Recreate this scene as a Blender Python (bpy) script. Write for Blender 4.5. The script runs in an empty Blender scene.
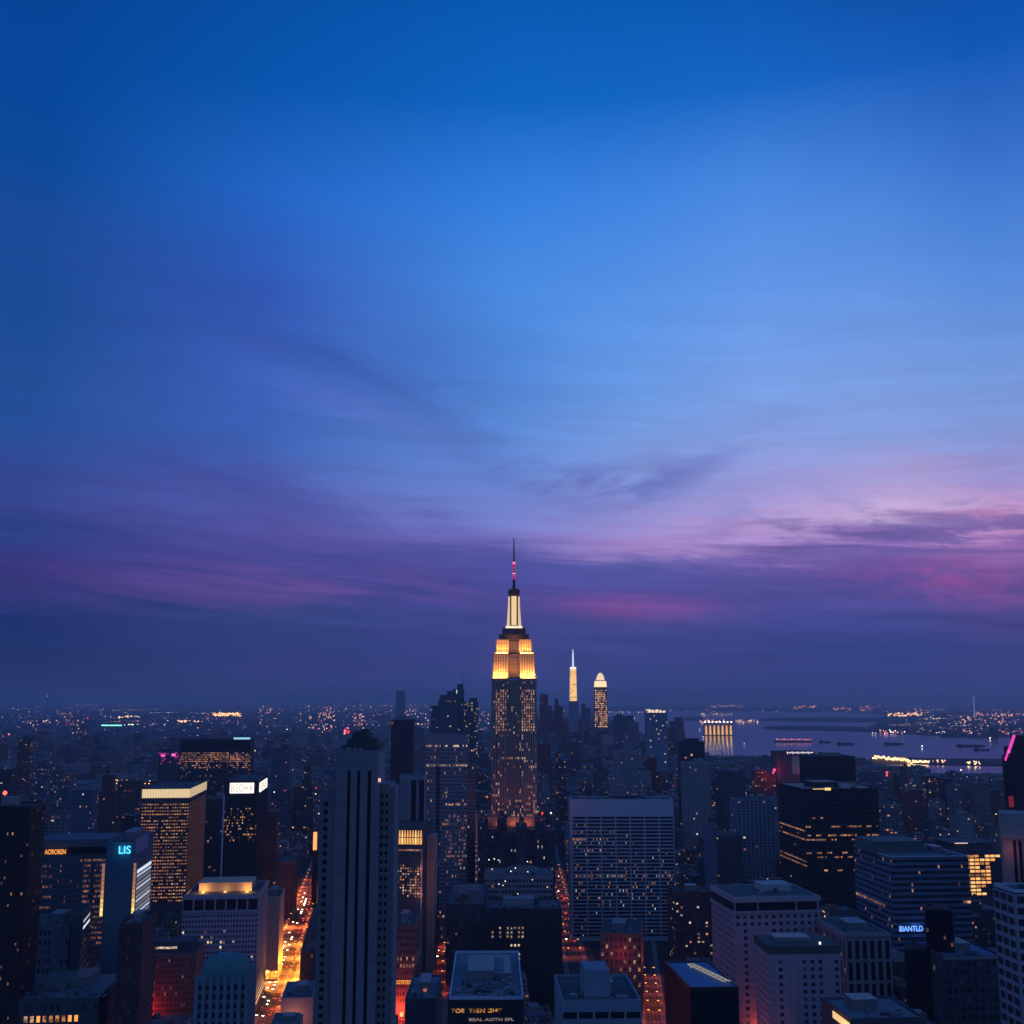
import bpy, math, random
import numpy as np
from mathutils import Vector, Matrix

# ---------------------------------------------------------------- camera
SC = bpy.context.scene
COL = SC.collection
F = 1150.0; HC = 259.0; HOR = 698.0
PITCH = math.atan((HOR - 512.0) / F)
CP, SP = math.cos(PITCH), math.sin(PITCH)
cam_d = bpy.data.cameras.new('camera')
cam_d.sensor_width = 36.0; cam_d.lens = 36.0 * F / 1024.0
cam_d.clip_start = 1.0; cam_d.clip_end = 300000.0
cam = bpy.data.objects.new('camera', cam_d); COL.objects.link(cam)
cam.location = (0, 0, HC); cam.rotation_euler = (math.pi / 2 + PITCH, 0, 0)
SC.camera = cam

# ---------------------------------------------------------------- render settings
SC.view_settings.view_transform = 'Standard'
SC.view_settings.look = 'None'
SC.view_settings.exposure = 0.0
SC.view_settings.gamma = 1.0
cy = SC.cycles
cy.use_denoising = True
cy.max_bounces = 4; cy.diffuse_bounces = 2; cy.glossy_bounces = 2; cy.transmission_bounces = 2
cy.volume_bounces = 0
cy.sample_clamp_indirect = 3.0
cy.blur_glossy = 1.0
cy.adaptive_threshold = 0.02
cy.caustics_reflective = False; cy.caustics_refractive = False

def lin(c):
    return tuple(((v / 255.0) / 12.92 if v / 255.0 <= 0.04045 else ((v / 255.0 + 0.055) / 1.055) ** 2.4) for v in c)

# ---------------------------------------------------------------- node expression helper
class E:
    def __init__(s, nt, sock): s.nt, s.s = nt, sock
    def _m(s, op, *o, clamp=False):
        n = s.nt.nodes.new('ShaderNodeMath'); n.operation = op; n.use_clamp = clamp
        for i, v in enumerate((s,) + o):
            if isinstance(v, E): s.nt.links.new(v.s, n.inputs[i])
            else: n.inputs[i].default_value = v
        return E(s.nt, n.outputs[0])
    def __add__(s, o): return s._m('ADD', o)
    def __sub__(s, o): return s._m('SUBTRACT', o)
    def __mul__(s, o): return s._m('MULTIPLY', o)
    def __truediv__(s, o): return s._m('DIVIDE', o)
    def clampd(s): return s._m('ADD', 0.0, clamp=True)
    def smooth(s, a, b):
        n = s.nt.nodes.new('ShaderNodeMapRange'); n.interpolation_type = 'SMOOTHSTEP'
        s.nt.links.new(s.s, n.inputs[0]); n.inputs[1].default_value = a; n.inputs[2].default_value = b
        return E(s.nt, n.outputs[0])
    def bump(s, c, w):            # soft bump of half width w round c
        return ((s - c) / w)._m('POWER', 2.0)._m('MULTIPLY', -1.0)._m('EXPONENT')
def vec(nt, x, y, z):
    n = nt.nodes.new('ShaderNodeCombineXYZ')
    for i, v in enumerate((x, y, z)):
        if isinstance(v, E): nt.links.new(v.s, n.inputs[i])
        else: n.inputs[i].default_value = v
    return n.outputs[0]
def noise(nt, v, scale, detail=4, rough=0.55, dist=0.0):
    n = nt.nodes.new('ShaderNodeTexNoise'); nt.links.new(v, n.inputs['Vector'])
    n.inputs['Scale'].default_value = scale; n.inputs['Detail'].default_value = detail
    n.inputs['Roughness'].default_value = rough; n.inputs['Distortion'].default_value = dist
    return E(nt, n.outputs[0])
def mixc(nt, f, a, b, mode='MIX'):
    n = nt.nodes.new('ShaderNodeMix'); n.data_type = 'RGBA'; n.blend_type = mode
    if isinstance(f, E): nt.links.new(f.s, n.inputs[0])
    else: n.inputs[0].default_value = f
    for k, v in ((6, a), (7, b)):
        if hasattr(v, 'is_output') or hasattr(v, 'links'): nt.links.new(v, n.inputs[k])
        else: n.inputs[k].default_value = (*v[:3], 1)
    return n.outputs[2]

# ---------------------------------------------------------------- sky (dusk, after sunset, sun gone down to the right)
world = bpy.data.worlds.new('World'); SC.world = world; world.use_nodes = True
nt = world.node_tree
for n in list(nt.nodes): nt.nodes.remove(n)
tc = nt.nodes.new('ShaderNodeTexCoord')
sp = nt.nodes.new('ShaderNodeSeparateXYZ'); nt.links.new(tc.outputs['Generated'], sp.inputs[0])
X, Y_, Z = (E(nt, sp.outputs[i]) for i in range(3))
AZ = X._m('ARCTAN2', Y_) * (180 / math.pi)          # degrees, + to the right
EL = Z._m('ARCSINE') * (180 / math.pi)
# slow horizontal warps, thin streaks
cv = vec(nt, AZ * 0.035, EL * 0.16 + AZ * 0.012, 0.0)
w1 = noise(nt, cv, 1.0, 5, 0.55, 0.4) - 0.5
cv2 = vec(nt, AZ * 0.06 + 7.0, EL * 0.55 + AZ * 0.03, 2.0)
w2 = noise(nt, cv2, 1.3, 6, 0.6, 0.8) - 0.5
amp = EL.bump(8.5, 6.5)
cv3 = vec(nt, AZ * 0.16, EL * 1.9 + AZ * 0.07, 4.0)
w3 = noise(nt, cv3, 1.0, 6, 0.62, 0.6) - 0.5
w4 = noise(nt, vec(nt, AZ * 0.42, EL * 0.9 + AZ * 0.12, 8.0), 1.0, 6, 0.6, 0.5) - 0.5
ELW = EL + w4 * (EL.bump(7.6, 2.6) * AZ.smooth(4, 14) * 3.0) + w1 * (amp * 2.2 + 1.2) + w2 * (amp * 2.8) + w3 * (amp * 1.3)
def el_of(py): return math.degrees(math.atan2((512 - py) * 1.0, F) + PITCH)
ROWS = [0, 100, 200, 300, 400, 450, 500, 525, 545, 560, 575, 595, 620, 650, 698]
COLS = {
 20:  [(3,66,148),(3,70,153),(3,73,154),(12,76,152),(32,76,148),(36,79,154),(52,70,146),(54,67,140),(44,66,136),(50,58,130),(58,52,126),(48,54,122),(30,50,112),(30,50,104),(44,50,106)],
 256: [(4,78,165),(6,86,175),(34,101,198),(50,92,188),(62,97,188),(62,98,182),(82,94,175),(82,86,166),(80,78,156),(74,74,152),(74,72,148),(68,66,138),(50,68,130),(48,62,124),(56,62,122)],
 512: [(4,89,178),(12,101,194),(52,128,224),(76,142,228),(88,140,220),(102,144,218),(116,134,208),(128,126,204),(118,112,192),(82,86,166),(72,78,158),(68,72,150),(60,70,142),(54,66,136),(56,68,134)],
 640: [(4,89,178),(16,102,196),(62,132,226),(88,147,230),(108,156,230),(122,154,222),(136,144,210),(156,142,208),(166,136,202),(92,92,168),(80,84,160),(78,76,154),(70,76,150),(58,70,140),(56,68,132)],
 768: [(5,86,176),(20,102,197),(74,137,226),(100,152,233),(126,164,234),(136,160,226),(160,154,218),(184,158,214),(176,146,208),(138,112,184),(92,82,160),(76,76,152),(64,72,146),(52,66,136),(56,66,132)],
 900: [(5,76,163),(22,95,190),(68,128,216),(96,148,228),(124,160,228),(134,158,222),(178,160,214),(204,178,222),(142,112,182),(118,94,168),(118,80,158),(84,78,156),(62,72,144),(46,63,132),(56,64,128)],
 1004:[(4,72,160),(12,88,182),(56,114,206),(84,138,220),(116,154,222),(130,152,216),(160,148,208),(190,154,206),(192,142,196),(152,112,178),(132,96,166),(112,78,152),(74,68,138),(52,63,130),(56,64,128)],
}
cols = []
for px, cc in COLS.items():
    r = nt.nodes.new('ShaderNodeValToRGB'); cr = r.color_ramp; cr.interpolation = 'B_SPLINE' if False else 'EASE'
    cr.interpolation = 'LINEAR'
    stops = sorted([(max(0, el_of(p)) / 60.0, lin(c)) for p, c in zip(ROWS, cc)] + [(1.0, lin((4, 50, 120)))])
    while len(cr.elements) > 1: cr.elements.remove(cr.elements[-1])
    cr.elements[0].position = stops[0][0]; cr.elements[0].color = (*stops[0][1], 1)
    for p, c in stops[1:]:
        e = cr.elements.new(p); e.color = (*c, 1)
    nt.links.new((ELW / 60.0).clampd().s, r.inputs[0])
    cols.append((math.degrees(math.atan((px - 512) / F)), r.outputs[0]))
sky = cols[0][1]
for i in range(1, len(cols)):
    f = (AZ + w1 * 1.0 - cols[i-1][0]) / (cols[i][0] - cols[i-1][0])
    sky = mixc(nt, f.clampd(), sky, cols[i][1])
# soft darker veil, high on the left, sloping down to the right
veil = (EL + AZ * 0.22).bump(15.5, 3.2) * AZ.smooth(6, -6) * (w1 * 2.2 + 0.55).clampd()
sky = mixc(nt, veil * 0.42, sky, lin((46, 70, 150)))
# long soft cloud banks sloping down to the right, on the left half of the sky
nb = noise(nt, vec(nt, AZ * 0.05 + 1.0, EL * 0.22 + AZ * 0.10, 6.0), 1.0, 5, 0.55, 0.5)
bk = (EL + AZ * 0.46 + w2 * 3.0).bump(12.0, 1.9) * AZ.bump(-9.5, 8.0) * nb.smooth(0.30, 0.58)
sky = mixc(nt, bk * 0.60, sky, lin((44, 80, 164)))
bk2 = (EL + AZ * 0.20 + w2 * 3.0).bump(7.6, 1.1) * AZ.bump(-9.0, 9.0) * nb.smooth(0.26, 0.56)
sky = mixc(nt, bk2 * 0.60, sky, lin((56, 66, 148)))
br = (EL + AZ * 0.34 + w2 * 3.0).bump(11.6, 1.2) * AZ.bump(-6.0, 6.0) * nb.smooth(0.30, 0.55) * EL.smooth(9, 12)
sky = mixc(nt, br * 0.30, sky, lin((110, 136, 218)))
# wisps of dark cloud, a sagging veil with a hooked end
st = noise(nt, vec(nt, AZ * 0.22, EL * 0.60 - AZ * 0.12, 5.0), 1.0, 6, 0.6, 0.5)
cv_ = EL - (AZ - 4.6) * (AZ - 4.6) * 0.042
wisp = st.smooth(0.40, 0.60) * cv_.bump(10.3, 1.0) * AZ.bump(4.5, 6.5)
sky = mixc(nt, wisp * 0.70, sky, lin((86, 98, 180)))
st2 = noise(nt, vec(nt, AZ * 0.09 + 3.0, EL * 0.95 + AZ * 0.05, 9.0), 1.0, 6, 0.6, 1.0)
wisp2 = (st2 * 0.6 + (w4 + 0.5) * 0.4).smooth(0.46, 0.56) * EL.bump(el_of(548), 1.5) * AZ.smooth(7, 15)
sky = mixc(nt, wisp2 * 0.85, sky, lin((98, 84, 156)))
# pink, sun-touched streaks low in the sky
sp1 = noise(nt, vec(nt, AZ * 0.10 + 11.0, EL * 1.25 + AZ * 0.12, 3.0), 1.0, 3, 0.5, 0.8)
pk = sp1.smooth(0.42, 0.60) * EL.bump(el_of(588), 1.0) * AZ.bump(-11.0, 8.0)
sky = mixc(nt, pk * 0.6, sky, lin((116, 82, 158)))
pk2 = sp1.smooth(0.22, 0.50) * (EL + AZ * 0.05).bump(el_of(607) + 0.28, 0.55) * AZ.bump(6.2, 3.6)
sky = mixc(nt, pk2 * 0.85, sky, lin((138, 78, 156)))
pk3 = (w4 + 0.5).smooth(0.42, 0.62) * EL.bump(el_of(586), 0.9) * AZ.bump(21.5, 3.5)
sky = mixc(nt, pk3 * 0.5, sky, lin((168, 78, 150)))
# faint streak texture in the low cloud deck
tx = (w3 * (EL.smooth(19, 7) * EL.smooth(0.3, 2.5)) * (AZ.smooth(-16, 8) * 0.22 + 0.2) + w2 * (EL.smooth(26, 12) * 0.42) + 1.0)
sv = nt.nodes.new('ShaderNodeVectorMath'); sv.operation = 'SCALE'; nt.links.new(sky, sv.inputs[0]); nt.links.new(tx.s, sv.inputs['Scale']); sky = sv.outputs[0]
# the eastern and northern sky behind is plain deep dusk blue
side = AZ._m('ABSOLUTE').smooth(42, 85)
rb = nt.nodes.new('ShaderNodeValToRGB'); cb_ = rb.color_ramp
cb_.elements[0].position = 0.0; cb_.elements[0].color = (*lin((92, 118, 176)), 1); cb_.elements[1].position = 1.0; cb_.elements[1].color = (*lin((4, 66, 140)), 1)
e_ = cb_.elements.new(0.35); e_.color = (*lin((62, 108, 178)), 1)
nt.links.new((EL / 90.0).clampd().s, rb.inputs[0])
sky = mixc(nt, side, sky, rb.outputs[0])
# physical twilight component on top of the dusk colours
skt = nt.nodes.new('ShaderNodeTexSky'); skt.sky_type = 'NISHITA'; skt.sun_disc = False
skt.sun_elevation = math.radians(-4.0); skt.sun_rotation = math.radians(60.0)
bg = nt.nodes.new('ShaderNodeBackground'); nt.links.new(sky, bg.inputs[0]); bg.inputs[1].default_value = 1.0
bg2 = nt.nodes.new('ShaderNodeBackground'); nt.links.new(skt.outputs[0], bg2.inputs[0]); bg2.inputs[1].default_value = 0.05
ad = nt.nodes.new('ShaderNodeAddShader'); nt.links.new(bg.outputs[0], ad.inputs[0]); nt.links.new(bg2.outputs[0], ad.inputs[1])
out = nt.nodes.new('ShaderNodeOutputWorld'); nt.links.new(ad.outputs[0], out.inputs[0])

# last glow of the set sun, very weak and wide, from the right (west)
sd = bpy.data.lights.new('sun', 'SUN'); sd.energy = 0.012; sd.angle = math.radians(25); sd.color = (1.0, 0.66, 0.80)
so = bpy.data.objects.new('sun', sd); COL.objects.link(so)
so.rotation_euler = (math.radians(80), 0, math.radians(75))

# ---------------------------------------------------------------- picture <-> place
def ray(px, py):
    u = (px - 512.0) / F; v = (512.0 - py) / F
    return u, CP - v * SP, SP + v * CP
def at(px, py, Y):
    x, y, z = ray(px, py)
    return Vector((x / y * Y, Y, HC + z / y * Y))
def ground(px, py):
    x, y, z = ray(px, py)
    t = -HC / z
    return Vector((x * t, y * t, 0))
def proj(p):
    dx, dy, dz = p[0], p[1], p[2] - HC
    c = dy * CP + dz * SP
    return 512 + F * dx / c, 512 - F * (-dy * SP + dz * CP) / c

# ---------------------------------------------------------------- materials
MATS = {}
def surf(name, col, rough=0.8, var=0.25, metal=0.0, spec=0.3):
    if name in MATS: return MATS[name]
    m = bpy.data.materials.new(name); m.use_nodes = True; t = m.node_tree
    b = t.nodes['Principled BSDF']
    g = t.nodes.new('ShaderNodeNewGeometry')
    mp = t.nodes.new('ShaderNodeMapping'); t.links.new(g.outputs['Position'], mp.inputs[0]); mp.inputs[3].default_value = (1, 1, 0.25)
    a = noise(t, mp.outputs[0], 0.11, 5, 0.6); a2 = noise(t, mp.outputs[0], 1.3, 3, 0.6)
    f = (a * 0.6 + a2 * 0.4 - 0.5) * (2.0 * var) + 1.0
    n = t.nodes.new('ShaderNodeVectorMath'); n.operation = 'SCALE'; n.inputs[0].default_value = col
    t.links.new(f.s, n.inputs['Scale']); t.links.new(n.outputs[0], b.inputs['Base Color'])
    b.inputs['Roughness'].default_value = rough; b.inputs['Metallic'].default_value = metal
    b.inputs['Specular IOR Level'].default_value = spec
    MATS[name] = m; return m
def glow(name, col, s, sample=False, uneven=0.0):
    if name in MATS: return MATS[name]
    m = bpy.data.materials.new(name); m.use_nodes = True
    b = m.node_tree.nodes['Principled BSDF']
    b.inputs['Base Color'].default_value = (0.02, 0.02, 0.02, 1)
    b.inputs['Emission Color'].default_value = (*col, 1); b.inputs['Emission Strength'].default_value = s
    if uneven:
        t = m.node_tree; g = t.nodes.new('ShaderNodeNewGeometry')
        q = noise(t, g.outputs['Position'], 0.42, 3, 0.7); q2 = noise(t, g.outputs['Position'], 0.05, 2, 0.5)
        t.links.new((q.smooth(0.34, 0.68) * (q2.smooth(0.3, 0.7) * 1.1 + 0.35) * (s * 1.35) + 0.04).s, b.inputs['Emission Strength'])
    m.cycles.emission_sampling = 'AUTO' if sample else 'NONE'
    MATS[name] = m; return m

STONE = surf('grey_limestone', (0.27, 0.27, 0.28), 0.85)
PALE = surf('pale_concrete', (0.42, 0.42, 0.43), 0.8)
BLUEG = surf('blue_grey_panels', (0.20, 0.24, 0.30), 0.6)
TAN = surf('tan_brick', (0.40, 0.33, 0.30), 0.9)
RED = surf('red_brick', (0.26, 0.12, 0.10), 0.9)
DARKB = surf('dark_bronze_panels', (0.030, 0.032, 0.040), 0.5)
DARKS = surf('dark_stone', (0.075, 0.08, 0.10), 0.8)
MAUVE = surf('mauve_stone', (0.30, 0.26, 0.29), 0.85)
COPPER = surf('green_copper', (0.10, 0.22, 0.20), 0.75)
ROOF = surf('tar_roof', (0.075, 0.09, 0.10), 0.95, 0.7)
ROOFL = surf('pale_roof_membrane', (0.17, 0.20, 0.23), 0.9, 0.6)
METAL = surf('dull_duct_metal', (0.25, 0.26, 0.27), 0.5, 0.2, 0.6)
WOOD = surf('tank_wood', (0.10, 0.07, 0.05), 0.9, 0.4)
GLASS = surf('dark_glass', (0.010, 0.014, 0.024), 0.3, 0.4, 0.0, 0.25)
GLASSM = surf('matt_dark_glass', (0.018, 0.026, 0.04), 0.4, 0.4, 0.0, 0.25)
BLIND = surf('half_drawn_blind', (0.05, 0.055, 0.065), 0.6)
BLIND2 = surf('drawn_blind', (0.13, 0.13, 0.14), 0.7)
ASPHALT = surf('asphalt', (0.055, 0.055, 0.058), 0.85, 0.4)
PAVE = surf('pavement_slabs', (0.22, 0.21, 0.20), 0.9, 0.3)
PAINT = surf('road_paint', (0.7, 0.7, 0.68), 0.7, 0.2)
BLACK = surf('black_metal', (0.02, 0.02, 0.022), 0.5)
LIT = [glow('lit_amber', (1.0, 0.38, 0.12), 0.72, uneven=1), glow('lit_warm', (1.0, 0.52, 0.26), 0.6, uneven=1),
       glow('lit_peach', (1.0, 0.42, 0.24), 0.34, uneven=1), glow('lit_cream', (1.0, 0.76, 0.52), 0.85, uneven=1),
       glow('lit_cool', (0.62, 0.82, 1.0), 0.6, uneven=1), glow('lit_dim', (0.9, 0.36, 0.26), 0.16, uneven=1)]
G_WHITE = glow('sign_white', (1.0, 0.96, 0.86), 1.4)
G_CREAM = glow('lit_cream_band', (1.0, 0.74, 0.40), 0.95)
G_CYAN = glow('sign_cyan', (0.10, 0.70, 1.0), 1.6)
G_BLUE = glow('sign_blue', (0.16, 0.38, 1.0), 1.7)
G_ORANGE = glow('sign_orange', (1.0, 0.36, 0.07), 1.3)
G_YEL = glow('sign_yellow', (1.0, 0.50, 0.10), 1.0)
G_MAG = glow('led_magenta', (0.95, 0.06, 0.55), 1.0)
G_RED = glow('lamp_red', (1.0, 0.04, 0.06), 1.4)
G_PINK = glow('led_pink', (1.0, 0.10, 0.30), 0.9)
G_SOD = glow('sodium_lamp', (1.0, 0.46, 0.10), 3.0)
G_HEAD = glow('headlight_white', (1.0, 0.85, 0.6), 3.0)
G_TEAL = glow('led_teal', (0.25, 0.85, 0.75), 0.8)
G_GOLD = glow('lit_gold', (1.0, 0.66, 0.28), 0.95)

def city_material():
    m = bpy.data.materials.new('city_facade'); m.use_nodes = True; t = m.node_tree
    b = t.nodes['Principled BSDF']
    uv = t.nodes.new('ShaderNodeUVMap'); uv.uv_map = 'bays'
    s = t.nodes.new('ShaderNodeSeparateXYZ'); t.links.new(uv.outputs[0], s.inputs[0])
    u, v = E(t, s.outputs[0]), E(t, s.outputs[1])
    fu, fv = u._m('FLOOR'), v._m('FLOOR'); ru, rv = u - fu, v - fv
    at_ = t.nodes.new('ShaderNodeAttribute'); at_.attribute_name = 'tint'
    ag = t.nodes.new('ShaderNodeAttribute'); ag.attribute_name = 'glow'
    inx = ru._m('GREATER_THAN', 0.25) * ru._m('LESS_THAN', 0.76)
    inz = rv._m('GREATER_THAN', 0.34) * rv._m('LESS_THAN', 0.74)
    g = t.nodes.new('ShaderNodeNewGeometry'); gs = t.nodes.new('ShaderNodeSeparateXYZ'); t.links.new(g.outputs['Normal'], gs.inputs[0])
    wall = E(t, gs.outputs[2])._m('LESS_THAN', 0.5)
    win = inx * inz * wall
    wn = t.nodes.new('ShaderNodeTexWhiteNoise'); wn.noise_dimensions = '2D'; t.links.new(vec(t, fu, fv, 0.0), wn.inputs[0])
    ws = t.nodes.new('ShaderNodeSeparateColor'); t.links.new(wn.outputs['Color'], ws.inputs[0])
    wf = t.nodes.new('ShaderNodeTexWhiteNoise'); wf.noise_dimensions = '2D'
    t.links.new(vec(t, (fu / 6.0)._m('FLOOR'), fv, 0.0), wf.inputs[0])      # groups of rooms on one floor
    dens = E(t, at_.outputs['Alpha']); grp = E(t, wf.outputs['Value'])
    lit = E(t, ws.outputs[0])._m('LESS_THAN', dens * (grp * grp * grp * 2.6 + 0.06)) * win
    rp = t.nodes.new('ShaderNodeValToRGB'); cr = rp.color_ramp; cr.interpolation = 'CONSTANT'
    cr.elements[0].color = (1, .50, .22, 1); cr.elements[1].position = .45; cr.elements[1].color = (1, .66, .42, 1)
    e = cr.elements.new(.70); e.color = (1, .40, .34, 1)
    e = cr.elements.new(.84); e.color = (1, .90, .75, 1); e = cr.elements.new(.95); e.color = (.6, .85, 1, 1)
    t.links.new(ws.outputs[1], rp.inputs[0])
    ec = mixc(t, 1.0, rp.outputs[0], ag.outputs['Color'], 'MULTIPLY')
    t.links.new(ec, b.inputs['Emission Color'])
    r3 = E(t, ws.outputs[2]); t.links.new((lit * (r3 * r3 * r3 * 1.5 + 0.10)).s, b.inputs['Emission Strength'])
    dn = noise(t, g.outputs['Position'], 0.06, 4, 0.6)
    tv = t.nodes.new('ShaderNodeVectorMath'); tv.operation = 'SCALE'; t.links.new(at_.outputs['Color'], tv.inputs[0]); t.links.new((dn * 0.9 + 0.55).s, tv.inputs['Scale'])
    bc = mixc(t, win, tv.outputs[0], (0.012, 0.016, 0.028))
    t.links.new(bc, b.inputs['Base Color']); t.links.new((win * -0.55 + 0.85).s, b.inputs['Roughness'])
    b.inputs['Specular IOR Level'].default_value = 0.3
    m.cycles.emission_sampling = 'NONE'
    return m
CITY = city_material()

# ---------------------------------------------------------------- mesh helpers
QF = [(0, 1, 5, 4), (1, 2, 6, 5), (2, 3, 7, 6), (3, 0, 4, 7), (4, 5, 6, 7), (3, 2, 1, 0)]
class MB:
    def __init__(s): s.v, s.f = [], []
    def box(s, x0, x1, y0, y1, z0, z1, tx=0.0, ty=0.0):   # tx, ty: how far the top draws in on each side
        n = len(s.v)
        s.v += [(x0, y0, z0), (x1, y0, z0), (x1, y1, z0), (x0, y1, z0),
                (x0 + tx, y0 + ty, z1), (x1 - tx, y0 + ty, z1), (x1 - tx, y1 - ty, z1), (x0 + tx, y1 - ty, z1)]
        s.f += [tuple(n + i for i in q) for q in QF]; return s
    def lathe(s, prof, cx=0.0, cy=0.0, seg=16, z0=0.0):
        n = len(s.v)
        for r, z in prof:
            for k in range(seg):
                a = 2 * math.pi * k / seg
                s.v.append((cx + r * math.cos(a), cy + r * math.sin(a), z0 + z))
        for i in range(len(prof) - 1):
            for k in range(seg):
                a, b = n + i * seg + k, n + i * seg + (k + 1) % seg
                s.f.append((a, b, b + seg, a + seg))
        s.f.append(tuple(n + k for k in reversed(range(seg))))
        s.f.append(tuple(n + (len(prof) - 1) * seg + k for k in range(seg))); return s
    def bar(s, a, b, r, seg=6):
        a, b = Vector(a), Vector(b); d = (b - a); q = d.to_track_quat('Z', 'Y')
        n = len(s.v)
        for p in (a, b):
            for k in range(seg):
                t = 2 * math.pi * k / seg
                s.v.append(tuple(p + q @ Vector((r * math.cos(t), r * math.sin(t), 0))))
        for k in range(seg): s.f.append((n + k, n + (k + 1) % seg, n + seg + (k + 1) % seg, n + seg + k))
        s.f.append(tuple(n + k for k in reversed(range(seg)))); s.f.append(tuple(n + seg + k for k in range(seg))); return s
    def mesh(s, name, mat):
        me = bpy.data.meshes.new(name); me.from_pydata(s.v, [], s.f); me.materials.append(mat); return me
    def build(s, name, mat, parent=None, loc=None):
        return link(name, s.mesh(name, mat), parent, loc)
def link(name, me, parent=None, loc=None):
    o = bpy.data.objects.new(name, me); COL.objects.link(o)
    if parent is not None: o.parent = parent
    if loc is not None: o.location = loc
    return o
def tag(o, label=None, cat=None, group=None, kind=None):
    if label: o['label'] = label
    if cat: o['category'] = cat
    if group: o['group'] = group
    if kind: o['kind'] = kind
    return o
def empty(name, loc, rz=0.0):
    o = bpy.data.objects.new(name, None); COL.objects.link(o); o.location = loc; o.rotation_euler = (0, 0, rz)
    o.empty_display_size = 5; return o
def light(parent, loc, col, power, r=0.6, kind='POINT', rot=None, size=None, spot=None):
    d = bpy.data.lights.new('lamp_light', kind); d.energy = power; d.color = col
    if kind == 'AREA': d.shape = 'RECTANGLE'; d.size, d.size_y = size
    else: d.shadow_soft_size = r
    if kind == 'SPOT': d.spot_size = spot; d.spot_blend = 0.5
    o = bpy.data.objects.new('lamp_light', d); COL.objects.link(o); o.parent = parent; o.location = loc
    if rot: o.rotation_euler = rot
    return o

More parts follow.
